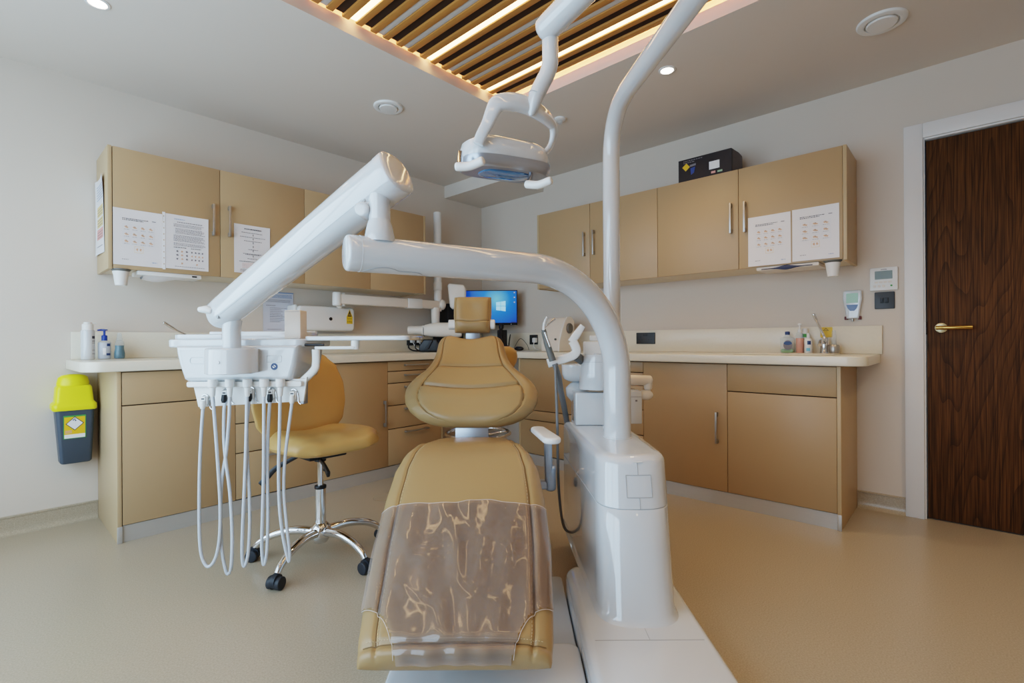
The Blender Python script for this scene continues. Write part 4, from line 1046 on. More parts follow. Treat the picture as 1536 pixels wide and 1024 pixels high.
for k, (y0_, y1_) in enumerate(((1.39, 1.27), (1.39, 1.33))): 
    yy_ = y0_
    while yy_ > y1_:
        w_ = random.uniform(.006, .016); b.prism([(yy_, UT2 + .136 - .012 * k), (yy_ - w_, UT2 + .136 - .012 * k), (yy_ - w_, UT2 + .141 - .012 * k), (yy_, UT2 + .141 - .012 * k)], 0, .0003, g); yy_ -= w_ + .004
b.use('ink').prism([(1.346, UT2 + .094), (1.306, UT2 + .098), (1.306, UT2 + .112), (1.346, UT2 + .108)], 0, .0003, g)
b.use('print_red').prism([(1.205, UT2 + .018), (1.178, UT2 + .018), (1.178, UT2 + .032), (1.205, UT2 + .032)], 0, .0003, g)
b.use('lcd_green').prism([(1.165, UT2 + .018), (1.134, UT2 + .018), (1.134, UT2 + .03), (1.165, UT2 + .03)], 0, .0003, g)
part('carton', b, 'box_black', t)
b = MB(); b.grid(lambda u, v: (x0_ + .24 * math.sin(.05 + 1.3 * u), 1.0772 + .02 * (1 - math.cos(.05 + 1.3 * u)) - .012 * math.sin(2 * (.05 + 1.3 * u)), UT2 + .004 + .142 * v), 8, 2); part('side_print', b, 'box_side', t)

# ================================================================= DENTAL CHAIR  (right, away, up)
CX = lambda F: -.172 - .032 * (F - 1.92)
ch = thing('dental_chair', 'tan leather dental chair facing away from the door, with plastic film over its legrest', 'dental chair', (-.17, 1.9, 0), True)
ch['label'] = 'tan leather dental chair in the middle of the room with film over its legrest'
# seat and legrest
LP_F = [(1.228, .182), (1.30, .218), (1.53, .345), (1.75, .474), (1.84, .525), (1.90, .545), (1.97, .548), (2.08, .532), (2.30, .510)]
LP = spline([(0, y, z) for y, z in LP_F], 10)
def path_leg(v):
    x = v * (len(LP) - 1); i = min(int(x), len(LP) - 2); t = x - i; p = LP[i].lerp(LP[i + 1], t); return p.y, p.z
HW = [(1.20, .232), (1.245, .248), (1.30, .2575), (1.37, .264), (1.53, .2745), (1.69, .275), (1.80, .266), (1.86, .25), (1.93, .225), (2.05, .215), (2.30, .20)]
def hw_leg(v): return lerp_table(HW, path_leg(v)[0])
def ex_leg(u, v):
    y = path_leg(v)[0]
    d = .022 * math.exp(-((y - 1.90) / .12) ** 2) * (u * u - .35)
    d += -.006 * math.exp(-((abs(u) - .80) / .025) ** 2)
    d += -.008 * math.exp(-((y - 1.262) / .010) ** 2)
    d += .010 * (1 - u * u)
    return d
b = MB(); SL = cushion(b, path_leg, hw_leg, lambda v: CX(path_leg(v)[0]), .042, lambda v: .022 + .03 * min(1, v * 5), 90, 170, 7.0, ex_leg, nend=26)
seat = part('seat', b, 'leather', ch)
def seam_line(mb, S, uv, r, m=None, off=.0012):
    pts = []
    for u, v in uv:
        p = S(u, v); du = S(u + 1e-3, v) - S(u - 1e-3, v); dv = S(u, min(1, v + 1e-3)) - S(u, max(0, v - 1e-3)); nrm = du.cross(dv).normalized()
        pts.append(p + nrm * off)
    mb.tube(pts, r, 6)
def v_of(y):
    lo, hi = 0.0, 1.0
    for _ in range(40):
        m = (lo + hi) / 2
        if path_leg(m)[0] < y: lo = m
        else: hi = m
    return (lo + hi) / 2
b = MB()
v0, v1 = v_of(1.262), v_of(1.93)
for s in (-1, 1): seam_line(b, SL, [(s * .80, v0 + (v1 - v0) * k / 60) for k in range(61)], .0012)
seam_line(b, SL, [(-.93 + 1.86 * k / 60, v0) for k in range(61)], .0012)
part('seam', b, 'leather_seam', seat, angle=80)
b = MB()
for s in (-1, 1):
    for k in range(80):
        va = v0 + (v1 - v0) * (k + .2) / 80; vb = v0 + (v1 - v0) * (k + .75) / 80
        seam_line(b, SL, [(s * .775, va), (s * .775, vb)], .0008, off=.0008)
for k in range(60):
    seam_line(b, SL, [(-.9 + 1.8 * (k + .2) / 60, v_of(1.272)), (-.9 + 1.8 * (k + .75) / 60, v_of(1.272))], .0008, off=.0008)
part('stitching', b, 'stitch', seat, angle=80)
# backrest
BR = [(638, 28), (635, 50), (630, 68), (624, 80), (612, 93), (600, 99), (587, 100), (578, 98), (572, 94.5), (566, 89), (560, 82), (554, 73), (548, 65.5), (540, 58.5), (532, 54), (525, 51.5), (515, 49), (509, 45), (505, 37)]
def yb_F(y): return 2.8794 / (1.137 + (y - 511.5) / 737)
HB = sorted((yb_F(y), w / 737 * yb_F(y)) for y, w in BR)
FB0, FB1 = HB[0][0], HB[-1][0]
def path_back(v):
    F = FB0 + (FB1 - FB0) * v; return F, .622 + (F - 2.2) * 1.137 - .02 * math.sin(PI * v)
def hw_back(v):
    F = path_back(v)[0]
    for (a, wa), (c, wb) in zip(HB, HB[1:]):
        if F <= c: return wa + (wb - wa) * max(0, (F - a)) / (c - a)
    return HB[-1][1]
cbx = (706.5 - 768) / 737
vg1 = (yb_F(551) - FB0) / (FB1 - FB0); vg2 = (yb_F(583) - FB0) / (FB1 - FB0)
def ub(v):     # bolster seam position in u
    return .80 - .10 * math.exp(-((v - .55) / .2) ** 2)
def sag(u): return vg2 + .035 * u * u * 2.0
def ex_back(u, v):
    d = -.007 * math.exp(-((abs(u) - ub(v)) / .02) ** 2)
    if abs(u) < ub(v):
        d += -.006 * math.exp(-((v - vg1) / .014) ** 2)
        t = (v - sag(u)) / .018
        d += -.012 * math.exp(-t * t) + .010 * math.exp(-((v - sag(u) + .10) / .09) ** 2)
    d += .014 * (abs(u) ** 2) * (1 - abs(u) ** 4) * 2
    return d
b = MB(); SB = cushion(b, path_back, hw_back, lambda v: cbx * path_back(v)[0], .045, .055, 110, 130, 4.0, ex_back, bow=lambda u, v: -.022 * (1 - min(1, abs(u) / .75) ** 2) * max(0, (v - .8) / .2), nend=9)
bk = part('backrest', b, 'leather', ch)
b = MB()
for s in (-1, 1): seam_line(b, SB, [(s * ub(.04 + .93 * k / 60), .04 + .93 * k / 60) for k in range(61)], .0014)
seam_line(b, SB, [(-.70 + 1.40 * k / 40, vg1) for k in range(41)], .001)
seam_line(b, SB, [(-.72 + 1.44 * k / 40, sag(-.72 + 1.44 * k / 40)) for k in range(41)], .0012, off=0)
part('seam', b, 'leather_seam', bk, angle=80)
# headrest
HF = 2.60
hx = V(708.8, 470, HF).x; hz0, hz1 = 1.045, 1.235
def path_head(v): return HF - .02 + .05 * v, hz0 + (hz1 - hz0) * v
b = MB(); SH = cushion(b, path_head, lambda v: .101 * (1 - .10 * (1 - v) ** 3 - .03 * v ** 6), lambda v: hx, .05, .05, 50, 60, 5.0,
    lambda u, v: -.012 * math.exp(-((u * u) / .25 + ((v - .6) / .3) ** 2)) - .005 * math.exp(-((v - .26 - .05 * u * u) / .018) ** 2) - .004 * math.exp(-((abs(u) - .86) / .025) ** 2), nend=4)
hr = part('headrest', b, 'leather', ch)
b = MB(); seam_line(b, SH, [(-.93 + 1.86 * k / 40, .26 + .05 * (-.93 + 1.86 * k / 40) ** 2) for k in range(41)], .001)
for s in (-1, 1): seam_line(b, SH, [(s * .86, .28 + .66 * k / 30) for k in range(31)], .001)
part('seam', b, 'leather_seam', hr, angle=80)
b = MB()
for s in (-1, 1): b.prism(rrect(HF - .03, HF + .05, 1.063, 1.115, .02), hx + s * .094, hx + s * .118, lambda a, c, h: (h, a, c), .006)
part('headrest_bracket', b, 'white_plastic', ch)
b = MB(); b.box(hx - .037, hx + .037, 2.60, 2.635, .93, 1.10, .004); part('neck_plate', b, 'alu', ch)
# spine plate, armrest
pa = V(681.5, 640, 2.19); pb = V(732, 640, 2.19)
b = MB(); b.box(pa.x, pb.x, 2.225, 2.245, .40, .640, .003); part('back_plate', b, 'alu', ch)
b = MB()
ap = [(805.5, 632), (810, 629), (824, 628.5), (829, 631), (839, 660), (838, 665), (832, 667.5), (822, 667.5), (817, 663)]
b.prism([(V(x, y, 2.0).x * 1.0, 0) for x, y in ()] or arc2(.112, 2.14, .032, 20, 180, 10) + arc2(.1525, 1.925, .036, 190, 370, 10), .600, .625, None, .009)
arm = part('armrest', b, 'white_plastic', ch)
b = MB(); b.tube([(.140, 1.945, .604), (.141, 1.955, .54), (.146, 1.98, .43)], [.020, .020, .0215], 16, sq=(.8, 1, 3)); b.tube([(.150, 1.97, .49), (.152, 1.975, .41)], .022, 16, rnd=.01)
b.box(.0, .15, 1.96, 2.0, .405, .44, .008); part('armrest_post', b, 'alu', arm)
# base
b = MB(); b.prism(rrect(-.355, .1985, .80, 1.515, .03), .001, .072, None, (0, .012)); part('base_plate', b, 'plate_white', ch)
b = MB(); b.prism(rrect(-.30, .1985, 1.516, 2.02, .02), .001, .034, None, .006); b.prism(rrect(-.27, .10, 2.02, 2.6, .03), .001, .034, None, .006); part('rear_base', b, 'plate_white', ch)
b = MB(); b.prism(rrect(-.29, -.03, 1.72, 2.22, .05), .03, .30, None, .02); b.prism(rrect(-.26, -.06, 1.82, 2.22, .04), .28, .47, None, .01); part('lift_column', b, 'white_gloss', ch)
b = MB(); b.box(-.27, -.04, 1.45, 2.24, .42, .455, .008, M=None) if False else b.box(-.26, -.06, 1.84, 2.24, .44, .475, .006); part('seat_frame', b, 'alu', ch)

# clear film over the legrest
def film_S(u, v):
    p = SL(max(-.999, min(.999, u)), v); e = 1e-3
    du = SL(min(.999, u + e), v) - SL(max(-.999, u - e), v); dv = SL(u, min(1, v + e)) - SL(u, max(0, v - e)); n = du.cross(dv)
    n = n.normalized() if n.length > 1e-12 else Vector((0, 0, 1))
    w = .0060 + .0022 * (math.sin(17 * u + 9 * v) * math.sin(31 * v - 5 * u) + .6 * math.sin(40 * v + 6 * math.sin(4 * u)) * math.exp(-u * u * 3) + .4)
    return p + n * max(.004, w)
vt = lambda u: v_of(1.655 + .006 * math.sin(2.2 * u + 1) + .004 * math.sin(7 * u))
vb = v_of(1.2295)
cut_v = v_of(1.405); 
def inside(u, v):
    y = path_leg(v)[0]
    return ((1 - abs(u)) / .40) ** 2 + ((y - 1.205) / .145) ** 2 >= 1.0
b = MB(); N, Mv = 84, 90
us = [-.985 + 1.97 * i / N for i in range(N + 1)]
vs = []; idx = {}
for j in range(Mv + 1):
    for i, u in enumerate(us):
        t = j / Mv; v = vb + (vt(u) - vb) * t; idx[i, j] = len(vs); vs.append((u, v))
fs = [(idx[i, j], idx[i + 1, j], idx[i + 1, j + 1], idx[i, j + 1]) for j in range(Mv) for i in range(N)
      if all(inside(*vs[idx[a, c]]) for a, c in ((i, j), (i + 1, j), (i + 1, j + 1), (i, j + 1)))]
b.add([film_S(u, v) for u, v in vs], fs)
used = sorted({i for f in b.f for i in f}); remap = {k: i for i, k in enumerate(used)}
b.v = [b.v[k] for k in used]; b.f = [tuple(remap[i] for i in f) for f in b.f]
fc = thing('legrest_cover', 'crinkled clear plastic film spread over the front of the dental chair legrest', 'plastic cover', (-.15, 1.4, .2), True)
part('clear_film', b, 'clear_film', fc, angle=80)
b = MB()
b.tube([film_S(u, vt(u)) for u in us], .0007, 6); part('film_edge', b, 'film_rim', fc)
for s in (-1, 1):
    b = MB()
    cut = []
    for k in range(25):
        a = (PI / 2) * k / 24; uu = 1 - .40 * math.sin(a) ; y = 1.205 + .145 * math.cos(a)
        if uu < .985 and y > 1.231: cut.append(film_S(s * uu, v_of(y)))
    b.tube(cut, .0007, 6); part('film_edge', b, 'film_rim', fc)

# ================================================================= DENTAL UNIT
un = thing('dental_unit', 'white dental unit column with big curved arch arm carrying the instrument head', 'dental unit', (.40, 1.8, 0), True)
# floor housing
b = MB(); hp = [(.585, .75)] + arc2(.585 - .10, 1.83 - .0, .10, 0, 90, 8)[0:] + arc2(.20 + .06, 1.86, .06, 90, 180, 8) + [(.203, .75)]
b.prism([(x, y) for x, y in hp], .001, .130, None, (0, .03)); part('floor_housing', b, 'white_gloss', un)
b = MB(); b.box(.236, .553, 1.425, 1.428, .1297, .1305); b.box(.395, .3965, 1.425, 1.50, .1297, .1305); part('seam', b, 'seam', un)
# column: lofted rounded profile, lower part wider at the front
def col_ring(z, k=0.0):
    t = (z - .13) / (.60 - .13)
    yf = 1.495 + (.135) * t; xl = .271 + .017 * t; xr = .519 + .010 * t; bx = 2.40
    n = 14; rx = (xr - xl) / 2; cx = (xl + xr) / 2; ry = .115
    pts = [(cx - (rx - k) * math.cos(PI * i / n), yf + ry - (ry - k) * math.sin(PI * i / n)) for i in range(n + 1)]
    pts = [(cx + (rx - k) * math.copysign(abs(math.cos(PI - PI * i / n)) ** .72, math.cos(PI - PI * i / n)), yf + ry - (ry - k) * abs(math.sin(PI * i / n)) ** .8) for i in range(n + 1)]
    r = .035; xb = .246
    pts += [(x - k, y - k) for x, y in arc2(xr - r, bx - r, r, 0, 90, 6)] + [(x + k, y - k) for x, y in arc2(xb + r, bx - r, r, 90, 180, 6)]
    return [(x, y, z) for x, y in pts]
zs = .452
b = MB(); b.loft([col_ring(.128, -.012), col_ring(.136, -.004), col_ring(.150), col_ring(.25), col_ring(.35), col_ring(zs - .0025), col_ring(zs - .001, .0015)]); part('lower_cover', b, 'white_gloss', un)
b = MB(); b.loft([col_ring(zs - .002, .004), col_ring(zs + .002, .004)]); part('seam', b, 'seam', un)
b = MB(); b.loft([col_ring(zs + .001, .0015), col_ring(zs + .0025), col_ring(.55), col_ring(.585), col_ring(.596, .002), col_ring(.606, .008), col_ring(.612, .018), col_ring(.614, .04)]); upc = part('upper_cover', b, 'white_gloss', un)
b = MB(); 
def fr_pt(x, z, d=.0006):      # point on the rounded column front
    r = col_ring(z)[:15]
    for (xa, ya, _), (xb, yb_, _) in zip(r, r[1:]):
        if xa <= x <= xb: return (x, ya + (yb_ - ya) * (x - xa) / (xb - xa) - d, z)
    return (x, r[7][1], z)
for poly in ([(.372, .556), (.372, .488), (.455, .488), (.455, .556)], ):
    pl = poly + [poly[0]]; pts = []
    for (xa, za), (xb, zb_) in zip(pl, pl[1:]): pts += [fr_pt(xa + (xb - xa) * k / 6, za + (zb_ - za) * k / 6) for k in range(6)]
    b.tube(pts + [pts[0]], .0011, 6)
b.tube([fr_pt(.412, .60 - .044 * k / 6) for k in range(7)], .0009, 6); b.tube([fr_pt(.412, .488 - .034 * k / 6) for k in range(7)], .0009, 6)
part('hatch_outline', b, 'seam', upc)
b = MB(); b.tube([fr_pt(.40 + .03 * k / 5, .597, .001) for k in range(6)], .002, 6); part('latch', b, 'white_plastic', upc)
# curved arch tube
base = Vector((.420, 1.97, .60)); dv = Vector((-.862, -.506, 0)).normalized(); Rb = .40; ztop = 1.262
pts = [base, base + Vector((0, 0, .10)), base + Vector((0, 0, ztop - Rb - .60))]
c = base + dv * Rb; c.z = ztop - Rb
for k in range(1, 25):
    a = PI / 2 * k / 24; pts.append(c - dv * Rb * math.cos(a) + Vector((0, 0, Rb * math.sin(a))))
endR = Vector((-.468, 0, 0)); L = (base.x + .478) / .862
tip = base + dv * L; tip.z = ztop
pts.append(base + dv * (Rb + .25 * (L - Rb)) + Vector((0, 0, ztop - base.z))); pts.append(tip - dv * .03)
b = MB(); b.tube(pts, .054, 40); b.cyl(base + Vector((0, 0, .012)), base + Vector((0, 0, .018)), .0575, bev=.002); arch = part('arch_arm', b, 'white_gloss', un)
b = MB(); b.tube([tip - dv * .0305, tip], .0535, 40, rnd=.01); b.tube([tip - dv * .031, tip - dv * .0295], .0546, 40); part('end_cap', b, 'white_gloss', arch)
b = MB(); side = dv.cross(Vector((0, 0, 1))).normalized()
sg = []
def tubept(s, a): # s metres from the tip, a angle below the horizontal on the camera side
    return tip - dv * s + side * (-.0548 * math.cos(a)) * (1 if side.y > 0 else -1) - Vector((0, 0, .0548 * math.sin(a)))
for s, a in ((.035, 1.35), (.05, 1.15), (.07, .95), (.10, .86), (.125, .92), (.14, 1.05), (.16, 1.08), (.19, 1.08), (.21, 1.15), (.222, 1.35)): sg.append(tubept(s, a))
b.tube(spline(sg, 6), .0010, 6); part('cover_seam', b, 'seam', arch)
# neck between arch and balance arm
nk = Vector((V(568, 340, 1.475).x, 1.485, 0))
b = MB(); b.lathe((nk.x, nk.y, 0), [(.046, 1.300), (.0445, 1.315), (.037, 1.352), (.0325, 1.365), (.0320, 1.368), (.0318, 1.42), (.034, 1.43), (.036, 1.455), (.03, 1.47), (.001, 1.47)], 32); part('neck', b, 'white_gloss', un)
b = MB(); b.tube([(nk.x - .045, 1.46, 1.395), (nk.x - .045, 1.51, 1.395)], .022, 20, rnd=.006); b.box(nk.x - .045, nk.x, 1.465, 1.505, 1.38, 1.42, .006); part('pivot_lug', b, 'white_gloss', un)
# balance arm, tapering toward the instrument head
u1 = V(596, 258, 1.48); l1 = V(331, 472, 1.88)
ax = (u1 - l1).normalized()
b = MB(); n = 18
pts = [l1 + (u1 - l1) * (k / n) for k in range(n + 1)]
rs = [.054 + .012 * min(1, (k / n) * 1.2) for k in range(n + 1)]
b.tube([l1 - ax * .028, l1 - ax * .022, l1 - ax * .010] + pts[:-1] + [u1 - ax * .002], [.028, .042, .050] + rs[:-1] + [rs[-1]], 40, sq=(1.04, 1, 2.4)); ba = part('balance_arm', b, 'white_gloss', un)
b = MB(); b.tube([u1 - ax * .034, u1 - ax * .033, u1 - ax * .006, u1 - ax * .001, u1 + ax * .003, u1 + ax * .006], [rs[-1], rs[-1] + .0012, rs[-1] + .0012, rs[-1] - .001, rs[-1] - .008, rs[-1] - .022], 40, sq=(1.04, 1, 2.4)); part('end_cap', b, 'white_gloss', ba)
b = MB(); kp = V(316, 466, 1.82); b.tube([kp, kp + Vector((-.015, -.002, .005)), kp + Vector((-.038, -.004, .005))], [.011, .015, .010], 14, rnd=.005); part('knob', b, 'white_plastic', ba)
b = MB(); sd_ = ax.cross(Vector((0, 0, 1))).normalized(); sd_ = sd_ if sd_.y < 0 else -sd_; upv = sd_.cross(ax); upv = upv if upv.z > 0 else -upv
for ang in (-.62,):
    b.tube([l1 + (u1 - l1) * t + (sd_ * math.cos(ang) + upv * math.sin(ang)) * (lerp_table([(k / n, rs[k]) for k in range(n + 1)], t) * 1.055) for t in [.06 + .82 * k / 30 for k in range(31)]], .0009, 5)
part('cover_seam', b, 'seam', ba)
b = MB()
for x, y, r in ((546, 300, .0095), (328, 475.5, .006)):
    p = V(x, y, 1.475 if x > 400 else 1.812); nn = (ax.cross(Vector((0, 0, 1))).normalized()); nn = nn if nn.y > 0 else -nn; b.cyl(p - nn * .006, p + nn * .03, r, seg=18)
part('screw', b, 'seam', ba)
# instrument head
HC, HF_, TF, PF = 1.865, 1.915, 1.945, 1.92        # drum centre, body front, tray front, lower plate front
pc = V(347.5, 500, HC)
pz = lambda y, F=HC: V(347.5, y, F).z
b = MB(); b.tube([(pc.x, HC, pz(521)), (pc.x, HC, pz(492)), (pc.x + .004, HC + .002, pz(479))], .0322, 32); part('post', b, 'white_gloss', un)
b = MB(); r_ = .0905; b.lathe((pc.x, HC, 0), [(r_ - .007, pz(560)), (r_, pz(559)), (r_, pz(524.5)), (r_ - .003, pz(522.5)), (r_ - .01, pz(521.5)), (.001, pz(521.5))], 48); b.cyl((pc.x + .002, HC - r_, pz(542)), (pc.x + .002, HC - r_ - .003, pz(542)), .006); part('drum', b, 'white_gloss', un)
def head_x(px): return V(px, 545, HF_).x
def head_z(py): return V(350, py, HF_).z
b = MB()
tr = [(head_x(262), head_z(518)), (head_x(263.5), head_z(531)), (head_x(267), head_z(546)), (head_x(274.5), head_z(569)), (head_x(280), head_z(572)), (head_x(430), head_z(572)), (head_x(436), head_z(569)), (head_x(442), head_z(548)), (head_x(446), head_z(518))]
b.prism(tr, HF_, 2.19, lambda a, c, h: (a, h, c), .018); hb = part('head_body', b, 'white_gloss', un)
b = MB()
for x0_, x1_, y0_, y1_, ry in ((285, 311, 535.5, 545, .010), (400, 422, 533.5, 543.5, .005)):
    q = rrect(head_x(x0_), head_x(x1_), head_z(y1_), head_z(y0_), ry); b.tube([(a, HF_ - .0005, c) for a, c in q] + [(q[0][0], HF_ - .0005, q[0][1])], .0016, 6)
part('moulding', b, 'white_gloss', hb)
b = MB(); lx_, lz_ = head_x(411.5), head_z(550)
b.use('navy').lathe((lx_, HF_ - .0004, lz_), [(.0134, 0), (.0134, .0006), (.001, .0006)], 28, Matrix.Rotation(PI / 2, 3, 'X'))
b.use('sticker_white'); q = lambda pts: b.prism([(.95 * x, .95 * y) for x, y in pts], 0, .0004, lambda a, c, h: (lx_ + a, HF_ - .0012 - h, lz_ + c))
q([(-.0075, .002), (-.0035, .002), (-.0025, -.0015), (.001, -.0015), (.001, -.005), (-.004, -.006), (-.0068, -.003)]); q([(-.003, .006), (.0, .0075), (.004, .004), (.0072, .001), (.004, -.003), (.003, .0), (.0, .003)])
part('logo', b, 'navy', hb)
trz = V(300, 508.5, TF).z
b = MB(); b.prism(rrect(V(246, 515, TF).x, V(455.5, 515, TF).x, TF, 2.26, .04), V(300, 521, TF).z, trz, None, .007)
tray = part('tray', b, 'white_gloss', un)
b = MB(); Fi = TF + .04; xa, xb_ = V(262, 505, Fi).x, V(440, 505, Fi).x
for x0_, x1_, y0_, y1_, z1_ in ((xa, xa + .19, Fi, Fi + .02, trz + .020), (xa, xa + .016, Fi, 2.24, trz + .020), (xa, xb_, 2.21, 2.24, trz + .036), (xb_ - .016, xb_, Fi + .12, 2.24, trz + .030)):
    b.box(x0_, x1_, y0_, y1_, trz - .004, z1_, .005)
part('rim', b, 'white_gloss', tray)
# lower instrument plate with notches and holders
zt_, zb_ = head_z(571), head_z(611)
b = MB(); b.prism([(head_x(283), zt_), (head_x(292), zb_), (head_x(452), zb_ + .020), (head_x(457), zt_ + .012), (head_x(455), head_z(569))], PF + .015, PF + .027, lambda a, c, h: (a, h, c), .002)
b.prism(rrect(head_x(279), head_x(452), head_z(580.5), head_z(572), .008), PF - .005, PF + .036, lambda a, c, h: (a, h, c), .004)
pl = part('instrument_plate', b, 'white_plastic', un)
sx_ = [319, 344.7, 371, 396, 420.5]
cn = [(305, 602, 1), (337, 593, 0), (374.5, 591, 0), (405.5, 592, 0), (438.6, 594, 1)]
for i, x in enumerate(sx_):
    X = V(x, 580, PF - .025).x
    b = MB(); b.lathe((X, PF - .025, 0), [(.0165, head_z(568)), (.017, head_z(572)), (.016, head_z(579)), (.011, head_z(580.5)), (.0088, head_z(592)), (.0062, head_z(594)), (.001, head_z(594))], 20); part('hose_socket', b, 'white_plastic', pl)
for x, y, wh in cn:
    X = V(x, y, PF).x; Z = V(x, y, PF).z
    b = MB(); b.use('white_plastic').prism(rrect(X - .0133, X + .0133, Z - .015, Z + .020, .005), PF + .003, PF + .0165, lambda a, c, h: (a, h, c), .002); b.use('chrome').tube(spline([(X - .014, PF + .011, Z - .025), (X - .015, PF + .011, Z + .013), (X - .005, PF + .011, Z + .025), (X + .005, PF + .011, Z + .025), (X + .015, PF + .011, Z + .013), (X + .019, PF + .011, Z - .023), (X + .028, PF + .011, Z - .033)], 4), .0018, 6)
    b.use('white_plastic').box(X - .009, X + .009, PF - .004, PF + .005, Z + .003, Z + .019, .001); b.use('sign_black').box(X - .0057, X + .0057, PF - .0046, PF - .004, Z + .008, Z + .013)
    part('handpiece_holder', b, 'white_plastic', pl)
    b = MB(); b.tube([(X, PF - .003, Z + .003), (X, PF - .004, Z - .018), (X, PF - .005, Z - .028)], [.009, .0108, .0076], 16); part('coupling', b, 'white_plastic' if wh else 'black', pl)
hz_ = [
 [(178, 100), (190, 250), (204, 450), (212, 600), (209, 740), (190, 835), (157, 872), (130, 830), (119, 740), (117, 560), (121, 380), (131, 200), (137, 140)],
 [(255, 95), (252, 200), (240, 350), (220, 480), (213, 640), (219, 790), (236, 885), (249, 904), (262, 870), (266, 720), (256, 540), (238, 400), (229, 300), (229, 180), (234, 125)],
 [(333, 95), (329, 300), (322, 500), (314, 680), (311, 820), (320, 871), (337, 820), (345, 700), (344, 560), (336, 400), (332, 250), (340, 140), (346, 110)],
 [(409, 95), (409, 250), (408, 450), (403, 650), (400, 790), (409, 864), (423, 800), (428, 640), (425, 450), (427, 300), (433, 170), (438, 115)],
 [(483, 90), (480, 250), (476, 430), (480, 600), (495, 730), (516, 830), (524, 846), (525, 800), (512, 680), (500, 540), (502, 420), (514, 300), (530, 180), (537, 125)]]
for i, lp in enumerate(hz_):
    n = len(lp); pts = []
    for k, (x, y) in enumerate(lp):
        F = PF - .025 + (.022) * (k / (n - 1))
        if i == 1: F += .015 * math.sin(PI * k / (n - 1)) * (1 if k < n / 2 else -1)
        pts.append(V(260 + x / 3.0118, 560 + y / 3.0118, F))
    b = MB(); b.tube(spline(pts, 7), .0061, 12); part('hose', b, 'grey_hose', un)
# side tray on its bracket
SF = 1.97
b = MB(); tz0, tz1 = V(530, 510.5, SF).z, V(530, 503.5, SF).z
b.prism(rrect(V(455, 506, SF).x, V(613.5, 506, SF).x, SF, 2.30, .025), tz0, tz1, None, .005); st = part('side_tray', b, 'white_gloss', un)
b = MB(); p1 = V(447, 578, SF - .01); p2 = V(470, 556, SF - .005); p3 = V(474, 545, SF); p4 = V(474, 524, SF)
b.tube(spline([p1, p2, p3, p4], 6), .0152, 14, sq=(1.0, .8, 3)); b.box(V(468, 0, SF).x, V(528, 0, SF).x, SF, SF + .04, V(500, 524, SF).z, V(500, 519, SF).z, .004)
pv = V(533, 520, SF + .02); b.cyl((pv.x, SF + .02, pv.z - .011), (pv.x, SF + .02, tz0 + .001), .0165, bev=.003); part('tray_bracket', b, 'white_plastic', st)
b = MB(); k0, k1 = V(457, 517, SF), V(486, 517, SF); b.tube([k0, k1], [.0057, .0045], 12); part('tray_knob', b, 'black', st)
b = MB(); bxz = lambda x, y: (V(x, y, 2.03).x, V(x, y, 2.03).z)
b.prism([bxz(446, 523), bxz(457, 523), bxz(456, 606), bxz(450, 606), bxz(452, 560)], 2.03, 2.07, lambda a, c, h: (a, h, c), .003); part('side_bracket', b, 'alu', un)
# small cream box standing on the tray
b = MB(); BF = TF + .075; x0_, x1_ = V(426.5, 490, BF).x, V(450.5, 490, BF).x; zt_ = V(438, 465, BF).z
b.box(x0_, x1_, BF, BF + .066, trz + .0008, zt_, .0025); t = thing('tissue_box', 'small upright cream box standing at the right end of the instrument tray', 'box', ((x0_ + x1_) / 2, BF + .03, trz), True)
part('carton', b, 'warm_white', t)
b = MB(); b.box(x0_ + .002, x1_ - .003, BF - .0005, BF + .0005, zt_ - .006, zt_ - .005); part('lid_line', b, 'ink', t)
# suction valve housing, water bottle and bowl on the back of the column
b = MB(); zf = 2.235; wl, wr = V(863.5, 615, zf).x, V(904, 615, zf).x
b.box(wl, wl + .145, zf, zf + .15, .6145, V(880, 589, zf).z, .006); vbx = part('valve_box', b, 'white_gloss', un)
b = MB(); b.use('white_gloss'); rl, rr = V(944, 615, zf).x, V(963.5, 615, zf).x
b.box(.50, rr, zf, zf + .15, V(950, 636, zf).z, V(950, 586.5, zf).z, .006)
b.use('ink').box(V(953, 600, zf).x, V(956, 600, zf).x, zf - .0012, zf - .0002, V(954, 602, zf).z, V(954, 599.5, zf).z); b.box(rl + .002, rr - .004, zf - .0008, zf - .0002, V(950, 595.3, zf).z, V(950, 594.8, zf).z); part('valve_box', b, 'white_gloss', un)
b = MB(); zf2 = zf + .06; R0 = V(895, 560, zf2).x
b.lathe((R0, zf2, 0), [(.083, .7755), (.085, .78), (.074, .90), (.072, .925), (.068, .936), (.03, .938), (.03, .94), (.001, .94)], 36); tank = part('water_tank', b, 'white_gloss', un)
b = MB(); b.lathe((R0, zf2, 0), [(.0738, .9005), (.0746, .902), (.0738, .9035)], 36) if False else b.tube([(R0 + .0742 * math.cos(2 * PI * k / 40), zf2 + .0742 * math.sin(2 * PI * k / 40), .902) for k in range(41)], .0007, 5); part('seam', b, 'seam', tank)
b = MB(); b.box(V(876, 525, zf2).x, V(895, 525, zf2).x + .05, zf2 - .025, zf2 + .03, .935, V(885, 512, zf2).z, .005); b.box(V(885, 525, zf2).x, V(905, 525, zf2).x, zf2 - .015, zf2 + .02, 1.0, V(890, 503, zf2).z, .004); part('bottle_holder', b, 'white_plastic', un)
bc = Vector((V(866, 560, 2.42).x, 2.42, 0)); zt_ = V(866, 546.5, 2.42).z; zb_ = V(866, 571, 2.42).z
b = MB(); b.lathe((bc.x, bc.y, 0), [(.02, zb_ - .004), (.05, zb_), (.068, zb_ + .012), (.076, zb_ + .035), (.078, zt_), (.075, zt_ + .001), (.072, zt_ - .03), (.05, zb_ + .02), (.001, zb_ + .012)], 36); part('spittoon_bowl', b, 'white_gloss', un)
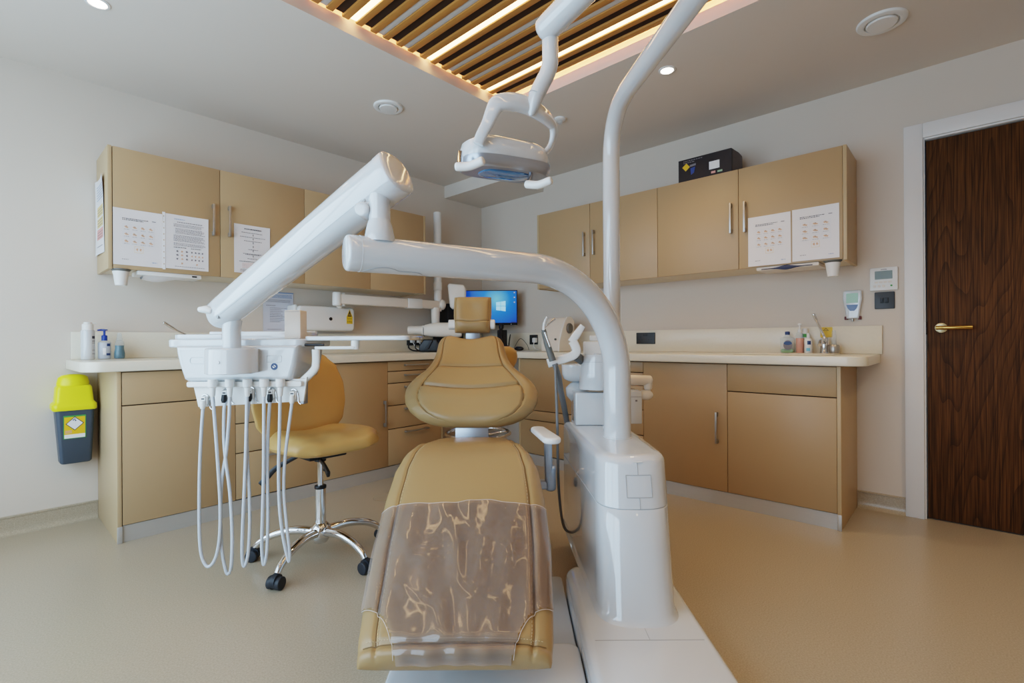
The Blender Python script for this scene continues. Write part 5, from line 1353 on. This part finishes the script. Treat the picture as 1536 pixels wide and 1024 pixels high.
b = MB(); b.lathe((bc.x, bc.y, 0), [(.03, .60), (.03, .70), (.055, .73), (.058, zb_ - .035), (.035, zb_ - .012), (.02, zb_ - .003), (.001, zb_ - .003)], 32); part('bowl_support', b, 'white_gloss', un)
# assistant holder arm on the left with suction tube, and the folded arm on the right
b = MB(); F1 = 2.2
b.tube(spline([V(x, y, F1) for x, y in ((821.5, 545), (835, 541), (850, 536.5), (860, 532.5), (864.5, 526), (862, 517), (858.5, 511))], 5), .020, 16, sq=(1.0, .85, 4), up=(0, 0, 1)); b.tube([V(856.5, 513, F1), V(864, 503, F1), V(874, 488.5, F1)], [.016, .018, .013], 16, sq=(1, .85, 4)); ah = part('assistant_holder', b, 'white_plastic', un)
b = MB(); b.tube([V(863, 533, 2.21), V(872, 540, 2.29), V(890, 545, 2.30)], .02, 14, sq=(1, .8, 4)); part('holder_bracket', b, 'knob_grey', un)
b = MB(); b.tube(spline([V(x, y, 2.16) for x, y in ((829, 541), (823.5, 524), (818, 506), (815.5, 494))], 5), [.015] * 4 + [.014] * 5 + [.012] * 5 + [.010, .010], 14); sv = part('suction_handpiece', b, 'knob_grey', un)
b = MB(); b.tube(spline([V(x, y, 2.15) for x, y in ((815.6, 495), (816, 487), (818, 480), (820.5, 475))], 5), [.006] * 8 + [.005] * 4 + [.004] * 4, 10); part('suction_tip', b, 'white_plastic', sv)
b = MB(); b.tube([V(816, 492, 2.165), V(824, 484.5, 2.165), V(832, 478, 2.165)], [.004, .004, .006], 10, rnd=.002); b.tube([V(817, 498, 2.14), V(825, 520, 2.14)], .006, 10); part('syringe', b, 'chrome', un)
b = MB(); b.tube(spline([V(x, y, F) for x, y, F in ((832, 546, 2.18), (837, 562, 2.2), (842, 590, 2.3), (848, 620, 2.43), (852, 646, 2.45), (856, 700, 2.45))], 6), [.012] * 6 + [.014] * 25, 14); part('hose', b, 'dark_hose', un, 'thick dark grey suction hose')
b = MB(); b.tube(spline([V(x, y, 2.17) for x, y in ((833, 548), (834, 580), (836, 640), (837, 700), (839, 745), (846, 790), (862, 800))], 6), .006, 10); part('hose', b, 'dark_hose', un, 'thin dark grey saliva hose')
b = MB(); Fr = 2.26
b.tube([V(938, 570, Fr), V(958, 570, Fr), V(974, 570.5, Fr)], .0235, 24, rnd=.012); b.tube([V(972, 569, Fr), V(972, 582, Fr)], [.022, .018], 20, rnd=.006); 
for k in range(8): b.tube([V(945 + 2 * k, 570, Fr), V(945.8 + 2 * k, 570, Fr)], .0242, 20)
fa = part('folded_arm', b, 'warm_white', un)
b = MB(); b.sphere(V(968.5, 592, Fr), (.034, .026, .024), 20); b.cyl(V(972, 578, Fr), V(972, 588, Fr), .012); part('arm_joint', b, 'warm_white', fa)
b = MB(); s0 = V(936, 588, Fr); b.cyl((.53, Fr + .02, .616), (.53, Fr + .02, .83), .018); part('arm_post', b, 'white_plastic', un)

# ================================================================= OPERATING LIGHT
lg = thing('operating_light', 'white operating lamp on a tall bent pole above the dental chair', 'lamp', (.435, 2.17, 0), True)
Fp = 2.12; pR = V(917.3, 350, Fp).x
bend = [(pR, Fp, 1.74), (pR, Fp - .003, 1.80), (pR + .001, Fp - .02, 1.862), (pR + .003, Fp - .065, 1.915), (pR + .007, Fp - .14, 1.95), (pR + .016, Fp - .24, 1.962), (pR + .075, Fp - .45, 1.962), (pR + .085, 1.60, 1.962)]
far = Vector((.60, .86, 1.97)); start = Vector(bend[5])
pts = [Vector((pR, Fp, .617)), Vector((pR, Fp, 1.2)), Vector((pR, Fp, 1.68))] + spline([Vector(p) for p in bend[:6]], 6)[:-1] + [start + (far - start) * t for t in (0, .25, .5, .75, 1)]
b = MB(); b.tube(pts, .0352, 36, rnd=.0); b.tube([(pR, Fp, 1.72), (pR, Fp, 1.722)], .0357, 36); post = part('pole', b, 'white_gloss', lg)
b = MB(); b.tube([(pR, Fp, .617), (pR, Fp, 1.73)], .0362, 36); b.cyl((pR, Fp, .617), (pR, Fp, .635), .042, bev=.004); part('sleeve', b, 'white_gloss', post)
J = Vector((far.x, far.y, 2.08))
b = MB(); b.tube([far + Vector((0, 0, -.05)), far + Vector((0, 0, .16))], .042, 28, rnd=.012); part('joint', b, 'white_gloss', lg)
FA = 1.38
e1 = V(817, 46, FA)
adir = (J - e1).normalized()
b = MB(); b.tube([e1 - adir * .012, e1 - adir * .006, e1, e1 + adir * .02] + [e1 + (J - e1) * t for t in (.2, .5, .8, 1)], [.024, .031, .0345] + [.0355] * 5, 32); part('spring_arm', b, 'white_gloss', lg)
b = MB(); b.tube(spline([V(830, 44, FA), V(827, 52, FA), V(825.5, 60, FA)], 4), [.014, .015, .0165, .018, .0195, .0205, .0215, .0225, .0228], 24)
b.tube(spline([V(825.3, 60, FA), V(825.3, 78, FA), V(825, 95, FA), V(821, 110, FA), V(814, 124, FA), V(807.5, 137, FA)], 6), .0228, 28); part('swan_neck', b, 'white_gloss', lg)
b = MB(); b.tube([V(807.7, 136.5, FA), V(804.5, 143, FA)], .0225, 28); b.tube([V(804.3, 143.2, FA), V(801, 155, FA), V(797, 170, FA), V(796, 174, FA)], [.0222, .019, .010, .004], 28); part('collar', b, 'white_gloss', lg)
# yoke: a bowed band from one end of the lamp head to the other
yk = [(717, 216, 1.335, .012), (722, 203, 1.335, .0125), (731, 186, 1.34, .0135), (740, 165, 1.345, .0165), (747, 156, 1.35, .020), (760, 153, 1.36, .022), (777, 154, 1.375, .023), (795, 160, 1.395, .023), (811, 170, 1.42, .021), (822, 179, 1.445, .019), (829, 189, 1.465, .016), (830, 203, 1.475, .013), (826, 218, 1.48, .011), (818, 228, 1.478, .010), (809, 232, 1.47, .010)]
cp = spline([V(x, y, F) for x, y, F, r in yk], 5); rr_ = spline([Vector((r, 0, 0)) for *_, r in yk], 5)
b = MB(); b.tube(cp, [q.x for q in rr_], 24, sq=(.75, 1.25, 2.6), up=(0, -1, 0)); part('yoke', b, 'white_gloss', lg)
# lamp head: a shallow housing, chrome rim, reflector underneath, two handles
A0 = V(690, 226, 1.345); A1 = V(806, 245, 1.475)
ctr = (A0 + A1) / 2 + Vector((.012, .05, .0)); lxv = (A1 - A0).normalized()
up = Vector((-.06, -.12, 1)); up = (up - lxv * up.dot(lxv)).normalized(); wyv = up.cross(lxv).normalized()   # wyv points away from the camera
hl = (A1 - A0).length / 2 + .008; hw = .075
def LP3(a, c, h): return ctr + lxv * a + wyv * c + up * h
def oval(sx, sy, h, n=48, p=3.2, bow=0.0):
    out = []
    for k in range(n):
        t = 2 * PI * k / n; c_, s_ = math.cos(t), math.sin(t)
        out.append(LP3(sx * math.copysign(abs(c_) ** (2 / p), c_), sy * math.copysign(abs(s_) ** (2 / p), s_), h + bow * (1 - (c_ * abs(c_)) ** 2)))
    return out
b = MB(); b.loft([oval(hl, hw, -.008), oval(hl + .002, hw + .002, .0), oval(hl, hw, .022), oval(hl * .95, hw * .92, .044), oval(hl * .80, hw * .78, .056), oval(hl * .4, hw * .4, .062)]); lh = part('lamp_housing', b, 'white_gloss', lg)
b = MB(); b.loft([oval(hl - .004, hw - .004, -.033), oval(hl, hw, -.029), oval(hl + .005, hw + .005, -.012), oval(hl + .004, hw + .004, .0)]); part('rim', b, 'alu', lg)
b = MB(); b.loft([oval(hl - .012, hw - .012, -.030), oval(hl - .014, hw - .014, -.0315), oval(hl * .66, hw * .66, -.0305)], cap0=False); part('reflector', b, 'reflector', lg)
b = MB(); b.loft([oval(hl * .62, hw * .62, -.031), oval(hl * .60, hw * .60, -.036), oval(hl * .42, hw * .45, -.041), oval(hl * .1, hw * .1, -.043)]); part('lens', b, 'lens_blue', lg)
for (x0_, y0_, Fa), (x1_, y1_, Fb), (x2_, y2_, Fc), (bx_, by_, Fd) in (((686, 250, 1.30), (704, 249, 1.295), (723, 241.5, 1.28), (691, 232, 1.335)), ((791, 276.5, 1.42), (808, 277, 1.40), (825, 271, 1.385), (797, 255, 1.46))):
    b = MB(); b.tube(spline([V(x0_, y0_, Fa), V(x1_, y1_, Fb), V(x2_, y2_, Fc)], 6), .0115, 18, rnd=.006); hdl = part('handle', b, 'white_plastic', lg)
    b = MB(); b.tube([V(bx_, by_, Fd), V(bx_ - 1, (by_ + y0_) / 2, (Fd + Fa) / 2), V(x0_ + 3, y0_ - 1, Fa + .004)], .013, 14, sq=(1, .5, 4)); part('handle_bracket', b, 'reflector', hdl)

# ================================================================= STOOLS
def stool(name, label, P0, face, ring=False, back=True, seat_z=.52, group=None, rot0=0.0, backspan=(.53, .43)):
    """P0 = (right, away) of the column, face = unit (right, away) direction the seat faces"""
    t = thing(name, label, 'stool', (P0[0], P0[1], 0), True, group)
    f = Vector((face[0], face[1], 0)).normalized(); r = Vector((f.y, -f.x, 0)); O = Vector((P0[0], P0[1], 0))
    W_ = lambda a, c, z: O + r * a + f * c + Vector((0, 0, z))
    # seat
    b = MB(); lb = MB()
    def pth(v): return -.185 + .40 * v, seat_z + .012 + .018 * v - .028 * max(0, (v - .72) / .28) ** 2
    hwt = [(-.185, .12), (-.15, .175), (-.05, .222), (.05, .235), (.13, .23), (.18, .20), (.215, .13)]
    cushion(lb, pth, lambda v: lerp_table(hwt, pth(v)[0]), lambda v: 0.0, .042, .040, 50, 50, 4, lambda u, v: .042 * u * u * (1 - v * .25) * (1 - u ** 6) + .012 * math.exp(-((u / .3) ** 2 + ((v - .9) / .25) ** 2)), nend=6)
    b.add([W_(*p) for p in lb.v], lb.f); part('seat', b, 'stool_leather', t)
    # backrest
    if back:
        b = MB(); lb = MB()
        z0b, hgt = backspan
        def pb_(v): return -.19 - .055 * v, z0b + hgt * v
        hb_ = [(0, .12), (.06, .17), (.2, .212), (.4, .228), (.6, .225), (.8, .198), (.92, .15), (1, .09)]
        cushion(lb, pb_, lambda v: lerp_table(hb_, v) * (hgt / .40) ** .3, lambda v: 0.0, .032, .026, 50, 50, 3.2, None, nend=7)
        def bend_(p):   # wrap gently round the sitter
            return (p[0], p[1] + .55 * p[0] * p[0], p[2])
        b.add([W_(*bend_(p)) for p in lb.v], lb.f); bk_ = part('backrest', b, 'stool_leather', t)
        b = MB(); b.tube(spline([W_(0, -.05, seat_z - .045), W_(0, -.18, seat_z - .045), W_(0, -.235, seat_z + .02), W_(0, -.25, seat_z + .16)], 6), .014, 12, sq=(.6, 1.4, 4)); part('back_strut', b, 'black', bk_)
    b = MB(); b.box(-.09, .09, -.08, .08, seat_z - .052, seat_z - .026, .006); b.cyl((0, 0, seat_z - .075), (0, 0, seat_z - .03), .026)
    b.v = [tuple(W_(*p)) for p in b.v]; part('mechanism', b, 'black', t)
    for pts in ([(0.03, .05, seat_z - .05), (.06, .15, seat_z - .06), (.075, .215, seat_z - .085)], [(-.05, -.08, seat_z - .05), (-.06, -.10, seat_z - .10), (-.06, -.10, seat_z - .15)], [(.08, -.06, seat_z - .05), (.15, -.12, seat_z - .10), (.20, -.16, seat_z - .17)]):
        b = MB(); q = spline([W_(*p) for p in pts], 5); b.tube(q, [.006 + .005 * k / len(q) for k in range(len(q))], 12, sq=(1.4, .7, 4), rnd=.004); part('lever', b, 'black', t)
    b = MB(); b.cyl(W_(0, 0, .30), W_(0, 0, seat_z - .06), .0135); part('gas_piston', b, 'chrome', t)
    b = MB(); b.cyl(W_(0, 0, .13), W_(0, 0, .325), .0235, seg=28); b.lathe(W_(0, 0, 0), [(.03, .075), (.036, .085), (.042, .10), (.046, .14), (.036, .155), (.026, .165), (.001, .165)], 28); part('column', b, 'chrome', t)
    b = MB(); b.cyl(W_(0, 0, .322), W_(0, 0, .337), .0265, bev=.003); part('collar', b, 'black', t)
    for k in range(5):
        a = math.radians(rot0 + 72 * k); d = Vector((math.cos(a), math.sin(a), 0)); tn = Vector((-d.y, d.x, 0))
        b = MB(); q = spline([O + d * .03 + Vector((0, 0, .125)), O + d * .12 + Vector((0, 0, .132)), O + d * .21 + Vector((0, 0, .115)), O + d * .27 + Vector((0, 0, .085)), O + d * .292 + Vector((0, 0, .062))], 6)
        n = len(q); b.tube(q, [.020 - .006 * i / n for i in range(n)], 16, rnd=.004); lg_ = part('leg', b, 'chrome', t)
        b = MB(); c = O + d * .302
        for s in (-1, 1):
            b.tube([c + tn * s * .009 + Vector((0, 0, .0275)), c + tn * s * .026 + Vector((0, 0, .0275))], .0265, 20, rnd=.004)
        b.tube([c + tn * -.011 + Vector((0, 0, .034)), c + tn * .011 + Vector((0, 0, .034))], .0285, 18); b.cyl(c + d * -.01 + Vector((0, 0, .05)), c + d * -.01 + Vector((0, 0, .072)), .010); part('caster', b, 'black_rubber', lg_)
    if ring:
        b = MB(); rz = ring; b.tube([O + Vector((.215 * math.cos(2 * PI * k / 48), .215 * math.sin(2 * PI * k / 48), rz)) for k in range(49)], .012, 14)
        for k in range(3):
            a = 2 * PI * k / 3 + .4; b.tube([O + Vector((.02 * math.cos(a), .02 * math.sin(a), rz - .02)), O + Vector((.215 * math.cos(a), .215 * math.sin(a), rz))], .007, 10)
        part('foot_ring', b, 'chrome', t)
    return t
stool('operator_stool', 'yellow-tan saddle stool with oval backrest and chrome five-star base behind the hoses', (-.895, 2.285), (.75, -.66), seat_z=.525, rot0=-103)
stool('operator_stool', 'second stool half hidden behind the dental chair back, with chrome foot ring', (-.235, 3.35), (-.70, .72), ring=.375, seat_z=.66, rot0=-60, backspan=(.80, .165))

# ================================================================= LIGHT AND CAMERA
def area(name, loc, rot, sx, sy, power, color):
    l = bpy.data.lights.new(name, 'AREA'); l.shape = 'RECTANGLE'; l.size = sx; l.size_y = sy; l.energy = power; l.color = color
    o = bpy.data.objects.new(name, l); COL.objects.link(o); o.location = loc; o.rotation_euler = rot; return o
area('window_daylight', (X0 - .25, (WY0 + WY1) / 2, (WZ0 + WZ1) / 2 + .05), (0, -PI / 2, 0), WZ1 - WZ0 + .2, WY1 - WY0 + .2, 200, (0.57, 0.79, 1.0))
def spot(name, x, y, power, color=(1, .72, .44), size=120, z=CH - .02):
    l = bpy.data.lights.new(name, 'SPOT'); l.energy = power; l.color = color; l.spot_size = math.radians(size); l.spot_blend = .9; l.shadow_soft_size = .035
    o = bpy.data.objects.new(name, l); COL.objects.link(o); o.location = (x, y, z); return o
for x, y, p in ((2.60, 1.205, 30), (.365, 2.80, 4), (2.5, -.7, 55), (.3, -1.1, 8)):
    spot('downlight_beam', x, y, p)
w = bpy.data.worlds.new('sky'); sc.world = w; w.use_nodes = True
nt = w.node_tree; bg = nt.nodes['Background']
sky = nt.nodes.new('ShaderNodeTexSky'); sky.sky_type = 'HOSEK_WILKIE'; sky.turbidity = 4
nt.links.new(sky.outputs[0], bg.inputs['Color']); bg.inputs['Strength'].default_value = 0.6

cam = bpy.data.cameras.new('camera'); cam.sensor_width = 36; cam.lens = FPX / 1536 * 36; cam.clip_start = .05
cam.shift_y = -(0.5) / 1536
co = bpy.data.objects.new('camera', cam); COL.objects.link(co); co.location = (0, 0, CAMH)
q = Matrix.Rotation(YAW - PI / 2, 4, 'Z') @ Matrix.Rotation(PI / 2, 4, 'X') @ Matrix.Rotation(-ROLL, 4, 'Z')
co.rotation_euler = q.to_euler()
sc.camera = co
sc.view_settings.view_transform = 'Filmic'
sc.view_settings.look = 'Medium High Contrast'
sc.view_settings.exposure = -0.36
sc.cycles.max_bounces = 8; sc.cycles.diffuse_bounces = 5; sc.cycles.glossy_bounces = 4; sc.cycles.transmission_bounces = 6; sc.cycles.transparent_max_bounces = 8
sc.cycles.sample_clamp_indirect = 6.0; sc.cycles.caustics_reflective = False; sc.cycles.caustics_refractive = False
